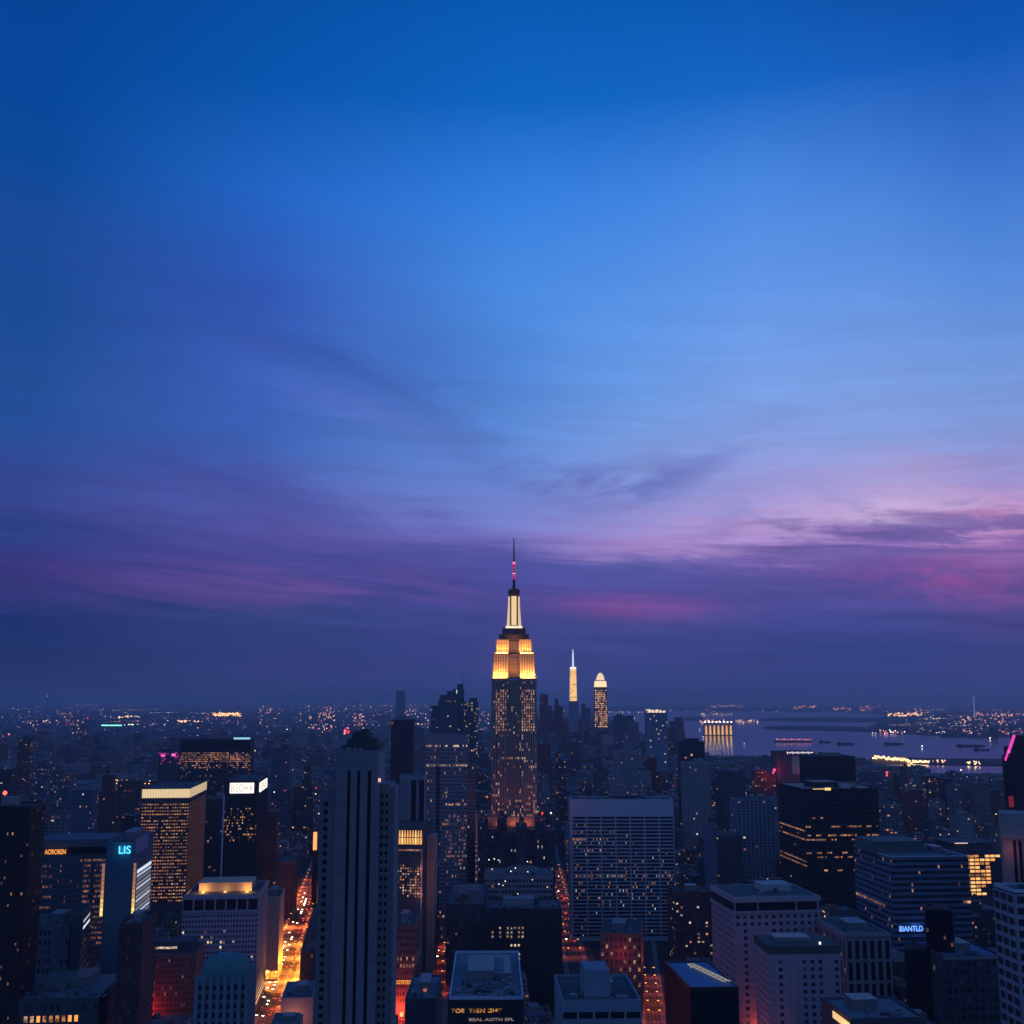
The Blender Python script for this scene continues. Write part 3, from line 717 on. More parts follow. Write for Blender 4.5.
# --- H3 blue block with cyan sign
b = Bld('glass_block', 'smooth blue block with a cyan LIS sign and amber light strips up its corners', 107, 134.5, 843, 800, 66, 6, vis=950, short='the cyan-signed block')
b.core(surf('smooth_blue_panels', (.055, .13, .20), .45, .08), parapet=.6)
z1, z0 = b.z(863), b.z(916)
for nm, xx in (('light_strip', -2.4), ('light_strip', b.w)):
    nseg = 12
    st_ = MB().box(xx, xx + 2.4, -.6, 1.2, z0, z1).build('light_shaft', surf('strip_shaft', (.10, .06, .05), .6), b.root)
    for k in range(nseg):
        za = z0 + (z1 - z0) * k / nseg
        MB().box(xx + .3, xx + 2.1, -.8, -.6, za, za + (z1 - z0) / nseg * .9).build('light_strip', glow('strip_%d' % min(5, k // 2), [(1, .72, .26), (1, .62, .22), (1, .5, .24), (1, .42, .25), (1, .42, .3), (1, .45, .38)][min(5, k // 2)], [1.25, .95, .6, .42, .36, .30][min(5, k // 2)]), st_)
for k in range(12):
    za = z1 - 9 - (z1 - z0) * k / 12.5
    b.part('lit_floor_band', glow('cool_band_%d' % (k % 3 if k else 9), (.72, .80, 1.0) if k < 9 else (1, .82, .5), [.25, .6, .16][k % 3] if 0 < k < 9 else 1.0), [(b.w, b.w + .2, 10, 60, za, za + (1.5 if k else 2.2))])
b.part('cornice_panel', surf('purple_panels', (.30, .24, .36), .6), [(b.w, b.w + .4, 2, 44, b.h - 8, b.h + 2)])
b.text('LIS', G_CYAN, 'f', b.x(119, 850), b.x(131, 850), b.z(854), b.z(846), .6)
light(b.root, (b.w * .6, -3, b.z(850)), (.1, .6, 1), 700, 1)
b.rooftop(2, n=3)
# --- H4 amber office tower
b = Bld('amber_tower', 'office tower full of small amber windows under a glowing cream top band', 142.5, 190, 789.5, 1200, 108, 6, vis=890, short='the cream-banded tower')
b.core(DARKS, parapet=.5)
zt = b.z(798)
b.part('crown_band', G_CREAM, [(-.3, b.w + .3, -.4, -.01, zt, b.h + .2), (b.w + .01, b.w + .4, 0, b.d, zt, b.h + .2)])
m = MB()
for k in range(30): x = b.w * k / 29.0; m.box(x - .12, x + .12, -.55, -.4, zt, b.h + .2)
for k in range(40): y = b.d * k / 39.0; m.box(b.w + .4, b.w + .55, y - .12, y + .12, zt, b.h + .2)
m.build('band_fin', STONE, b.root)
cs = b.lattice(surf('rust_grid', (.16, .08, .07), .8), 'fr', nb=19, nf=30, pier=.30, span=.62, z1=b.z(803), z0=b.z(903))
def fn(f, i, j):
    r = b.rng.random()
    if f == 'f': return None if r > (.86 if 8 < i < 16 or j % 5 else .6) else b.rng.choice([LIT[0], LIT[1], LIT[1], LIT[2], LIT[2]])
    return b.rng.choice([glow('side_row', (1, .46, .26), .34), glow('side_row_dim', (1, .4, .26), .18)]) if r < .75 else None
b.windows(cs, fn)
# --- H5 dark tower with the white sign
b = Bld('sign_tower', 'dark glass tower with a bright white BISOHA sign at its top', 225, 258, 781, 1150, 100, 6, vis=885, short='the white-signed tower')
b.core(GLASSM, parapet=.8, pm=DARKB)
b.lattice(DARKB, 'fr', nb=12, nf=40, pier=.12, span=.15, proud=.25)
b.part('corner_fin', surf('pale_fin', (.45, .50, .62), .5), [(-.9, .5, -1.2, -.3, 0, b.z(795))])
b.part('sign_panel', glow('panel_white', (1, .97, .88), 1.7), [(b.x(230, 788), b.x(254, 788), -.9, -.4, b.z(793.3), b.z(783))])
b.text('BISOHA', glow('letter_cream', (1, .72, .45), .62), 'f', b.x(231, 788), b.x(253.3, 788), b.z(792), b.z(784.2), 1.0)
b.part('side_sign_panel', glow('panel_white', (1, 1, 1), 1), [(b.w + .4, b.w + .9, 12, 80, b.z(793.5), b.z(784))])
b.text('BI', glow('letter_cream', (1, 1, 1), 1), 'r', 22, 66, b.z(792), b.z(785.5), 1.0)
cs = [c for c in b.lattice(DARKB, 'f', nb=20, nf=66, pier=0, span=.35 * 0) if b.z(843) < c[5] < b.z(806)]
cs = [(f, i, j, a0 + .3, a1 - .3, z0 + .8, z1 - .5) for f, i, j, a0, a1, z0, z1 in cs]
b.windows(cs, b.rnd(.26, [LIT[2], LIT[1], LIT[5], LIT[0]]), out=.3)
# --- H6 wide block with orange bands
b = Bld('wide_office_slab', 'wide dark-topped slab with orange window bands and a pale cyan roof light', 180.5, 251, 740.5, 1900, 40, 4, vis=785, short='the wide orange-banded slab')
b.core(GLASSM, pm=DARKB)
cs = b.lattice(DARKS, 'f', nb=52, nf=34, pier=.25, span=.5, z0=60, z1=b.z(752))
b.windows(cs, lambda f, i, j: b.rng.choice([LIT[0], LIT[1], LIT[2]]) if b.rng.random() < (.85 if j > 28 else .35 if j > 25 else .06) * (1 if i < 36 or j < 31 else .6) else None)
b.part('roof_light', glow('cyan_pale', (.35, .8, 1), .9), [(b.x(233.5, 738), b.x(250, 738), 2, 3, b.h + 1.5, b.h + 4.5)])
# --- H7 magenta display
b = Bld('led_front_building', 'dark block wearing a blotchy magenta light display, left of the wide slab', 159, 181, 750, 2300, 30, 4, vis=775, short='the magenta display block')
b.core(DARKS)
for k in range(26):
    x = b.rng.random(); z = b.rng.random() ** 1.5
    if .25 < x < .6 and k > 9: x = b.rng.choice([.1, .8])
    if k == 0: x, z = .58, .2
    if k == 1: x, z = .1, .22
    s_ = 2.8 if k > 1 else 6
    b.part('display_panel', glow('led_magenta_dim', (.85, .04, .42), .42) if k > 1 else glow('led_magenta_hot', (1, .15, .65), 1.3), [(x * b.w, x * b.w + s_ * 1.3, -.6, -.1, b.h - 30 * z - 6, b.h - 30 * z - 6 + s_ * .8)])
# --- H8 glowing-roof block on the avenue
b = Bld('corner_block', 'lilac-grey block with a sunken amber-lit roof terrace beside the glowing avenue', 183, 258.5, 898, 1000, 80, 6, short='the amber-roofed block')
b.core(MAUVE, parapet=2.0)
LIL = surf('lilac_stone', (.38, .36, .46), .85, .15)
cs = b.lattice(LIL, 'f', nb=7, nf=1, pier=.14, span=.0, z0=b.z(911), z1=b.z(899.5), proud=.8, name='loggia_pier')
b.windows(cs, lambda f, i, j: GLASS, name='loggia_window')
b.part('cornice', LIL, [(-.6, b.w + .6, -1, 0, b.h - 1.4, b.h + 1.6), (-.6, b.w + .6, -1, 0, b.z(913), b.z(910.8)), (b.w, b.w + .8, 0, b.d, b.h - 1.4, b.h + 1.6)])
cs = b.lattice(LIL, 'fr', nb=24, nf=18, pier=.4, span=.5, z0=6, z1=b.z(914), proud=.4)
def fn(f, i, j):
    if f == 'f': return b.rng.choice([LIT[1], LIT[0], LIT[3]]) if (j in (11, 12, 13, 14) and i < 17 and b.rng.random() < .17) or b.rng.random() < .01 else GLASSM
    return GLASSM if b.rng.random() < .9 else LIT[5]
b.windows(cs, fn)
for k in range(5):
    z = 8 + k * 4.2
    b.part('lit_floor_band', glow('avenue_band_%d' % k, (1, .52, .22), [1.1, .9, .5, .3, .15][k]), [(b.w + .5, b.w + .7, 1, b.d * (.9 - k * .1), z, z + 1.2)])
b.part('rooftop_room', surf('terrace_wall', (.5, .36, .26), .9), [(8, b.w - 9, 30, 62, b.h, b.h + 7), (7.5, b.w - 8.5, 29.5, 62.5, b.h + 7, b.h + 7.5)])
for k, (fx, P) in enumerate(((.2, 3600), (.5, 1000), (.8, 3600))):
    o = MB().box(b.w * fx - 1, b.w * fx + 1, 25, 26, b.h + .1, b.h + .8).build('roof_lamp', G_SOD, b.root); light(o, (b.w * fx, 25, b.h + 1.6), (1, .50, .13), P, .8)
# --- H8b orange wall facing the avenue behind it
b = Bld('avenue_house', 'narrow block with its side wall lit orange by the avenue', 262, 280, 898, 1120, 50, 6, vis=965, short='the orange-walled block')
b.core(TAN); b.rooftop(1)
b.part('shop_front', glow('shop_hot', (1, .42, .05), 1.9, uneven=1), [(b.w + .1, b.w + .6, 2, 34, 2, 10), (b.w * .3, b.w, -.5, -.1, 2, 9)])  # added glowing panels imitating the bright street light on the wall
for yy, zz_ in ((8, 16), (28, 16), (44, 12)): light(b.root, (b.w + 7, yy, zz_), (1, .30, .03), 30000, 1)  # lamps without fittings, added to turn the side wall orange
# --- H9 domed ribbed tower
def domed():
    b = Bld('round_topped_tower', 'foreground tower with vertical ribs and a rounded bluish copper top, bottom left', 197, 247, 979, 500, 21, 4, short='the round-topped tower')
    b.part('wall', BLUEG, [(0, b.w, 0, b.d, 0, b.h)])
    m = MB(); n = 7
    for i in range(n + 1):
        x = b.w * i / n; m.box(x - .75, x + .75, -.7, 0, 0, b.h + 1.5)
        y = b.d * i / n; m.box(b.w, b.w + .7, y - .75, y + .75, 0, b.h + 1.5)
    m.build('rib', surf('rib_blue', (.17, .25, .30), .7), b.root)
    g = MB()
    for i in range(n):
        xa = b.w * (i + .5) / n; z = 3
        while z < b.h - 3: g.box(xa - .6, xa + .6, -.1, 0, z, z + 2); z += 3.6
    g.build('window_column', GLASSM, b.root)
    r = b.w / 2
    d = MB()
    prof = [(r * 1.0, -1), (r * 1.0, 1.0), (r * .96, 2.8), (r * .86, 4.6), (r * .68, 6.2), (r * .42, 7.4), (.3, 8.0)]
    d.lathe(prof, b.w / 2, b.d / 2, 20, b.h); d.build('dome', COPPER, b.root)
    rb = MB()
    for k in range(20):
        a = 2 * math.pi * k / 20
        for (r0, z0), (r1, z1) in zip(prof[1:], prof[2:]):
            rb.bar((b.w / 2 + r0 * math.cos(a), b.d / 2 + r0 * math.sin(a), b.h + z0), (b.w / 2 + r1 * math.cos(a), b.d / 2 + r1 * math.sin(a), b.h + z1), .28, 5)
    rb.build('dome_rib', surf('rib_copper', (.13, .27, .32), .6), b.root)
domed()
# --- H10 red-lit brick block
b = Bld('brick_apartment_block', 'brick block washed in red light at its left foot, beside the round-topped tower', 140, 196, 957, 900, 40, 6, short='the red-washed brick block')
b.core(RED, parapet=1.5)
cs = b.lattice(surf('red_brick', (0, 0, 0)), 'f', nb=20, nf=17, pier=.55, span=.5, proud=.3)
b.windows(cs, lambda f, i, j: b.rng.choice([LIT[5], LIT[2]]) if b.rng.random() < .04 else GLASSM)
b.part('window_band', LIT[3], [(b.w * .2, b.w * .6, 12, 12.4, b.h + 3, b.h + 4.4)]); b.part('rooftop_room', DARKS, [(b.w * .1, b.w * .9, 12.4, 30, b.h, b.h + 8)])
o = MB().box(b.w * .12, b.w * .12 + .8, -1.2, -.4, b.z(1012), b.z(1000)).build('neon_sign', G_RED, b.root); light(o, (b.w * .14, -5, b.z(1012)), (1, .03, .04), 5500, 1.0)
light(b.root, (2, -9, b.z(1008)), (1, .05, .05), 4500, 1.0)
# --- H11 flat roofed block bottom left
b = Bld('low_office_block', 'low wide block with a flat bluish roof and orange ground windows, bottom left corner', -40, 99, 1003, 700, 66, 6, short='the flat-roofed corner block')
b.core(DARKS, roof=ROOFL); b.rooftop(1, n=12); b.rooftop(2, n=10)
cs = b.lattice(DARKS, 'fr', nb=22, nf=14, pier=.4, span=.4)
b.windows(cs, lambda f, i, j: b.rng.choice([G_ORANGE, LIT[0], LIT[1]]) if f == 'f' and ((j == 12 and 9 < i < 19) or (j < 11 and i in (8, 9, 10, 11, 15, 16) and b.rng.random() < .5)) else (GLASSM if b.rng.random() < .5 else None))
# --- H12, H13
b = Bld('concrete_block', 'plain grey concrete block with two short columns of cool-lit windows, lower left', 21, 70, 927, 760, 40, 6, short='the plain grey block')
b.core(surf('grey_render', (.18, .19, .23), .9)); b.rooftop(3, n=5)
cs = b.lattice(surf('grey_render', (0, 0, 0)), 'f', nb=11, nf=20, pier=.5, span=.5, proud=.25)
b.windows(cs, lambda f, i, j: b.rng.choice([LIT[4], LIT[3], LIT[1]]) if i in (1, 3) and 11 < j < 19 and b.rng.random() < .7 else (GLASSM if i in (5, 6) or b.rng.random() < .3 else None))
b = Bld('strip_lit_block', 'small block with two bright white slanting light bands on its right side', 72, 82, 917, 755, 44, 12, short='the white-striped block')
b.core(DARKS)
for k, s_ in enumerate((.5, 1.0)): b.part('lit_floor_band', glow('white_band_%d' % k, (.85, .93, 1), s_), [(b.w, b.w + .2, 6, 36, b.h - 5 - 4 * k, b.h - 3.4 - 4 * k)])
cs = b.lattice(DARKS, 'r', nb=3, nf=26, pier=.4, span=.55)
b.windows(cs, lambda f, i, j: b.rng.choice([LIT[2], LIT[3], LIT[5]]) if 15 < j < 24 and b.rng.random() < .5 else None)
b = Bld('maroon_block', 'plain dark maroon block standing below the cyan-signed block', 119, 143, 926, 700, 40, 6, short='the plain maroon block')
b.core(surf('maroon_render', (.10, .05, .055), .9)); b.rooftop(2, n=4); b.windows(b.lattice(surf('maroon_render', (0, 0, 0)), 'fr', nb=6, nf=26, pier=.55, span=.5, proud=.25), b.rnd(.004, dark=GLASSM))
b = Bld('dark_terrace', 'long low dark row along the right kerb of the glowing avenue', 300.5, 345, 952, 1110, 240, 6.6, short='the long low row by the avenue')
b.core(DARKS); b.rooftop(2, n=8); b.rooftop(5, n=8); b.windows(b.lattice(DARKS, 'f', nb=10, nf=5, pier=.4, span=.5, proud=.25), b.rnd(.06, dark=GLASSM))
# --- H15 monolith + H15b
b = Bld('slab_tower', 'plain dark rectangular tower just right of the ribbed foreground tower', 391, 413.5, 720, 1500, 36, 1, vis=778, short='the plain dark tower')
b.core(surf('navy_panels', (.020, .035, .06), .5), parapet=.4); b.rooftop(1, n=2)
b.windows(b.lattice(surf('navy_panels', (0, 0, 0)), 'f', nb=8, nf=44, pier=.3, span=.3, proud=.3), b.rnd(.015))
b = Bld('pier_tower', 'blue-grey tower with two black window slots, behind the amber lattice-topped block', 400, 424.5, 777, 1100, 30, 1, vis=826, short='the slotted tower')
b.core(BLUEG)
for p0, p1 in ((411, 416), (419, 424)): b.part('window_slot', GLASS, [(b.x(p0, 800), b.x(p1, 800), -.2, 0, 20, b.z(780))])
b.part('pier', surf('ribbed_panels', (0, 0, 0)), [(b.x(q, 800), b.x(q + 2.6, 800), -.7, 0, 20, b.z(779)) for q in (401, 405.5, 416.2)])
# --- H16
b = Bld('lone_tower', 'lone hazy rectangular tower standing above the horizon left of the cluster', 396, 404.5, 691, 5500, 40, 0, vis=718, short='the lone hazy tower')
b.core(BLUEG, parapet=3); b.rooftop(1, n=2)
# --- H17 stepped cluster
def cluster():
    for (p0, p1, pt, Y, lab, steps) in (
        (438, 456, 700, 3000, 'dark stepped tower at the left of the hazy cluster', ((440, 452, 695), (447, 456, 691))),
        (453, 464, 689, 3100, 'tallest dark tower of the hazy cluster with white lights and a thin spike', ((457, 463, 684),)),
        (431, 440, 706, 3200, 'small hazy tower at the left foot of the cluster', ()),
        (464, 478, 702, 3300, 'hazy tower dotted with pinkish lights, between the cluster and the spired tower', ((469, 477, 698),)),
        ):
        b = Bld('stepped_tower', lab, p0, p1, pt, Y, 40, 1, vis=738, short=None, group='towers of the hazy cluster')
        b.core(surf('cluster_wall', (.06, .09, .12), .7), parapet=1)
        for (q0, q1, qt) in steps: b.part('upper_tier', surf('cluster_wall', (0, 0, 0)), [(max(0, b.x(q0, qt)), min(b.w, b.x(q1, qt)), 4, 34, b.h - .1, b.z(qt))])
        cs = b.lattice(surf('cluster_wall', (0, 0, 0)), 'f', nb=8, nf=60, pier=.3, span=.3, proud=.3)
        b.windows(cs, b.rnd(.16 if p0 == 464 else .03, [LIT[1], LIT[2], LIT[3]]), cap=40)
        if pt == 689:
            MB().lathe([(2.5, 0), (.6, 22)], b.w * .85, 15, 6, b.z(685)).build('spike', BLUEG, b.root)
            b.part('roof_lamp', glow('lamp_cool', (.8, 1, .9), .9), [(b.w * .28, b.w * .38, -1, 0, b.z(693.5), b.z(690)), (b.w * .05, b.w * .12, -1, 0, b.z(695), b.z(693))])
cluster()
# --- H18 grey grid tower
b = Bld('grid_office_tower', 'tall grey office tower of tiny windows with two lit floors near its top', 424.5, 467.5, 736, 1250, 50, 1, vis=905, short='the grey tower with lit top floors')
b.core(surf('grid_grey', (.22, .22, .27), .8, .15))
cs = b.lattice(surf('grid_grey', (0, 0, 0)), 'fr', nb=26, nf=52, pier=.4, span=.5, proud=.35, z1=b.z(744))
def fn(f, i, j):
    r = b.rng.random()
    if f == 'r': return GLASSM
    if j in (51, 46): return b.rng.choice([LIT[3], LIT[1], LIT[3]]) if r < (.75 if i > 0 else .2) else GLASSM
    if j == 36 and i > 12: return b.rng.choice([LIT[1], LIT[0]]) if r < .8 else GLASSM
    if j in (28, 27) and 2 < i < 7: return LIT[1]
    if 20 < j < 34 and i > 12: return b.rng.choice([LIT[5], LIT[2]]) if r < .45 else GLASSM
    if j > 30 and i in (8, 9, 10): return GLASS
    return b.rng.choice([LIT[2], LIT[5], LIT[1]]) if r < .10 else GLASSM
b.windows(cs, fn)
b.part('recess', DARKB, [(b.x(436, 800), b.x(439.5, 800), -.6, -.35, 0, b.z(766))])  # dark strip laid on the face, its colour stands for a recess in shade
b = Bld('annex_tower', 'slim paler annex against the right side of the grey office tower', 468, 475.5, 765, 1290, 30, 1, vis=830, short='the slim annex tower')
b.core(STONE); b.windows(b.lattice(STONE, 'f', nb=4, nf=50, pier=.4, span=.5, proud=.3), b.rnd(.02, dark=GLASSM), cap=60)
# street running lights right of it are street lamps (below)
# --- H19 amber lattice top
b = Bld('lantern_top_block', 'block with two amber-glowing lattice storeys at its top and pink-lit corner piers', 388, 422.5, 827, 1050, 46, -7, vis=895, short='the amber lattice-topped block')
b.core(DARKS, parapet=1)
zt, zm, zb = b.z(830), b.z(837), b.z(844)
for za, zc in ((zm + .3, zt), (zb, zm - .4)):
    n = 13
    for k in range(n):
        x0 = b.w * (k + .12) / n; x1 = b.w * (k + .85) / n
        m = MB().box(x0, x1, -.2, 0, za, zc, (x1 - x0) * .28 if zc == zt else 0, 0)
        m.build('lit_arch', glow('arch_amber', (1, .46, .12), 1.0) if (k * 7) % 5 else glow('arch_amber2', (1, .58, .22), 1.3), b.root)
b.part('lit_floor_band', LIT[2], [(b.w * .08, b.w * .97, -.3, -.05, b.z(850.5), b.z(849))])
PNK = surf('pink_granite', (.5, .30, .28), .7)
o = b.part('corner_pier', PNK, [(b.w - .9, b.w + .4, -1.2, -.02, 20, b.z(848)), (b.w + 5.6, b.w + 7.2, 20, 22, 20, b.z(838)), (b.w + .01, b.w + 5.6, 22, 44, 20, b.z(838))])
for zc in (b.z(893), b.z(870)):
    light(o, (b.w + 2.6, -7, zc), (1, .40, .28), 1500, 1)
cs = b.lattice(DARKS, 'f', nb=14, nf=16, pier=.4, span=.4, z0=b.z(897), z1=b.z(853), proud=.3)
b.windows(cs, lambda f, i, j: b.rng.choice([LIT[1], LIT[0], LIT[3], LIT[2]]) if b.rng.random() < (.95 if i in (11, 12) and j < 7 else .65 if j in (2, 3) or j in (9, 10) else .34 if j < 12 else 0) else None)
# --- H23 large pale gridded block
b = Bld('gridded_office_block', 'big blue-grey block with a regular grid of wide windows, right of the middle', 572, 673, 800, 1300, 40, 0.5, vis=952, short='the big gridded block')
WHT = surf('white_concrete', (.44, .48, .55), .8, .15)
b.core(WHT, parapet=.8, pm=WHT)
cs = b.lattice(surf('white_concrete', (0, 0, 0)), 'f', nb=7, nf=33, pier=.075, span=.36, z1=b.z(816), z0=4, proud=.7)
def fn(f, i, j):
    return GLASS
b.windows(cs, fn, cap=100, name='window_band')
m = {}
for f, i, j, a0, a1, z0, z1 in cs:
    n = 12
    for k in range(n):
        r = b.rng.random(); p = 0.02
        row = 32 - j
        if row in (4, 6, 7, 9) and i < 3: p = .28
        if 12 <= row <= 24: p = .13 if (row in (15, 16, 20)) else .08
        if row == 16: p = .45
        if row == 6 and i == 0: p = .9
        if r < p:
            mt = b.rng.choice([LIT[5], LIT[2], LIT[2], LIT[1], LIT[4]] if row != 6 else [LIT[1], LIT[0]])
            x0 = a0 + (a1 - a0) * (k + .15) / n; x1 = a0 + (a1 - a0) * (k + .85) / n
            m.setdefault(mt.name, (mt, []))[1].append((x0, x1, z0 + .3, z1))
cnt = 0
for mt, L in m.values():
    mb = MB()
    for (x0, x1, z0, z1) in L:
        if cnt < 96: MB().box(x0, x1, -.2, -.06, z0, z1).build('lit_room', mt, b.root); cnt += 1
        else: mb.box(x0, x1, -.2, -.06, z0, z1)
    if mb.v: mb.build('lit_room', mt, b.root)['kind'] = 'stuff'
b.rooftop(4, n=8, house=DARKS); b.part('left_pier', surf('white_concrete', (0, 0, 0)), [(-2.2, 0, 0, 30, 0, b.h)])
# --- H24, H25
b = Bld('slab_tower', 'plain dark tower with a small raised roof, right of the big gridded block', 681, 704.5, 742, 2000, 34, 3, vis=765, short='the raised-roof dark tower')
b.core(surf('navy_panels', (0, 0, 0)), parapet=.4)
b.part('rooftop_room', DARKB, [(b.w * .22, b.w * .8, 5, 25, b.h, b.h + 6)])
b.windows(b.lattice(surf('navy_panels', (0, 0, 0)), 'fl', nb=8, nf=40, pier=.3, span=.3, proud=.3), b.rnd(.01), cap=50)
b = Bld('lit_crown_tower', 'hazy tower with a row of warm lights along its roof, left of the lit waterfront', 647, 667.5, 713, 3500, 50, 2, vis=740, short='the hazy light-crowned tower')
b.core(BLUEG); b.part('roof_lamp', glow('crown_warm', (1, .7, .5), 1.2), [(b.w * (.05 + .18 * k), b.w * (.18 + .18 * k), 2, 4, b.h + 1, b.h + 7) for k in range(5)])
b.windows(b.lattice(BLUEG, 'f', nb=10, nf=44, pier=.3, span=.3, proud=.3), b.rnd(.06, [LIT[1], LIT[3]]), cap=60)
# --- H26 mid towers right
for (p0, p1, pt, Y, vis, mt, lab, pl, dk) in (
    (686, 710, 763, 1700, 840, STONE, 'ribbed grey apartment tower below the raised-roof dark tower', .03, GLASSM),
    (711, 716, 826, 1350, 890, BLUEG, 'thin pale blue tower edge above the corniced tan block', .0, GLASSM),
    (720, 745, 772, 1900, 830, DARKS, 'brownish mid-height tower right of the ribbed grey apartment tower', .02, GLASSM),
    (737, 774, 800, 1500, 880, BLUEG, 'pale blue-grey tower left of the banded black block', .015, GLASSM),
    (716, 742, 836, 1450, 885, surf('brown_stone', (.13, .10, .11), .9), 'brown tower of many small windows above the corniced tan block', .02, GLASSM)):
    b = Bld('apartment_tower', lab, p0, p1, pt, Y, 34, 5, vis=vis, short=lab)
    b.core(mt); b.rooftop(7, n=3, tank=True)
    b.windows(b.lattice(mt, 'fl', nb=9, nf=int(b.h / 3.6), pier=.5, span=.45, proud=.4), b.rnd(pl, dark=dk), cap=60)
# --- H27 led building
b = Bld('sign_topped_building', 'distant block with a white light line on its roof and red lamps at its feet', 777, 815, 752, 2200, 40, 4, vis=788, short='the white-lined distant block')
b.core(DARKS)
b.part('window_band', glow('blue_grey_lit', (.14, .18, .4), .16), [(b.w * .38, b.w * .9, -.3, 0, b.h - 40, b.h - 8)])
for k in range(15): b.part('roof_sign', glow('sign_pale', (1, .86, .9), 1.0), [(b.w * (.26 + .046 * k), b.w * (.26 + .046 * k + .024 + .012 * (k % 3)), -.8, -.2, b.h - 3.6 + (k * 7 % 3), b.h + .6 - (k * 5 % 3) * .6)])
for fx, fz, s_ in ((-.13, 40, 5), (-.10, 36, 7), (.68, 38, 6)): 
    o = MB().lathe([(.5, 0), (s_ * .55, s_ * .4), (.5, s_)], b.w * fx, -3, 8, b.h - fz).build('red_lamp', G_PINK, b.root)
    light(o, (b.w * fx, -8, b.h - fz + 4), (1, .04, .1), 9000, 2)
# --- H28 black banded block, H28b
b = Bld('black_banded_block', 'big black block with thin broken orange window bands wrapping its corner', 804, 878, 789, 1180, 84, 5, vis=885, short='the black banded block')
b.core(surf('black_facade', (.008, .008, .012), .55), parapet=.5, roof=DARKB, pm=DARKB)
nf = 40; cs = b.lattice(DARKB, 'fl', nb=44, nf=nf, pier=.06, span=.66, proud=.3)
runs = {}
def fn(f, i, j):
    row = nf - 1 - j
    on = {6: .12, 8: .4, 10: .85, 11: .6, 14: .5, 15: .35, 18: .3}.get(row, .006)
    if f == 'f' and row in (8, 14, 15) and not 5 < i < 34: on *= .7
    if f == 'l' and row in (9, 11, 16, 17): on = 1
    elif f == 'l': on = .01
    key = (f, i // 3, j)
    if key not in runs: runs[key] = b.rng.random() < on
    return b.rng.choice([LIT[1], LIT[0], LIT[2], LIT[2]]) if runs[key] and b.rng.random() < .86 else None
b.windows(cs, fn); b.rooftop(3, n=5, house=DARKB)
b.part('roof_lamp', glow('lamp_gold', (1, .62, .2), 1.3), [(b.w * .28, b.w * .36, -.3, .3, b.h - 1.5, b.h + 1), (b.w * .12, b.w * .28, -.3, .3, b.h - .4, b.h + .2)])
b = Bld('black_box_block', 'smaller black block standing behind the banded one, with a dull copper roof edge', 813, 855, 757, 1400, 50, 5, vis=785, short='the smaller black block')
b.core(DARKB, parapet=1); b.part('roof_edge', surf('dull_copper', (.3, .17, .12), .6), [(0, b.w, -.4, 0, b.z(784), b.z(781.5))]); b.rooftop(1, n=3)
b.lattice(DARKB, 'fl', nb=14, nf=44, pier=.3, span=.3, proud=.3)
# --- H29 blue banded block
b = Bld('blue_banded_block', 'corner block with blue horizontal floor bands and a small glowing blue sign', 890, 968, 857, 1000, 80, 5, vis=955, short='the blue-banded block')
PB = surf('pale_blue_band', (.13, .19, .28), .7, .15)
b.core(GLASSM, parapet=.6, pm=surf('pale_roof_edge', (.5, .55, .65), .8), roof=ROOFL)
nf = 25; cs = b.lattice(PB, 'fl', nb=40, nf=nf, pier=.03, span=.5, proud=.45, z0=6)
b.windows(cs, lambda f, i, j: b.rng.choice([LIT[1], LIT[2], LIT[5]]) if (f == 'l' and j == nf - 9 and i > 8) or b.rng.random() < .022 or (f == 'f' and j == nf - 8 and i > 35) else None)
b.part('rooftop_room', surf('green_grey_drum', (.10, .14, .14), .8), [(-4, b.w * .62, 26, 66, b.h, b.h + 9), (-3, b.w * .6, 25, 67, b.h + 9, b.h + 9.5)])
b.rooftop(5, n=5, area=(b.w * .66, b.w - 3, 6, 60))
b.text('BIANTLD', G_BLUE, 'f', b.x(899, 929), b.x(922.5, 929), b.z(931.5), b.z(926), .9)
light(b.root, (b.w * .28, -4, b.z(928)), (.1, .25, 1), 900, 1)
# --- H30 orange window block
b = Bld('orange_window_block', 'block whose whole front glows with orange windows, right of the blue-banded block', 958, 1000, 853, 1250, 50, 5, vis=895, short='the orange-windowed block')
b.core(DARKS, roof=ROOFL, parapet=.8); b.part('upper_storey', DARKS, [(-4, b.w * .9, 4, 46, b.h + .7, b.h + 9), (-6, b.w, 2, 48, b.h + 9, b.h + 10)])
b.part('roof_lamp', glow('lamp_pale_line', (1, .75, .65), .8), [(-2, 12, 1.5, 2, b.h + 9.2, b.h + 10.2)])
cs = b.lattice(DARKB, 'f', nb=8, nf=11, pier=.12, span=.35, z0=b.z(896), z1=b.z(854.5))
b.windows(cs, lambda f, i, j: (None if (i in (5, 6, 7) and j < 9) and not (i == 5 and j > 2) else b.rng.choice([glow('orange_room', (1, .42, .10), 1.1), glow('orange_room2', (1, .52, .18), 1.25), LIT[0]])) if b.rng.random() < .93 else None)
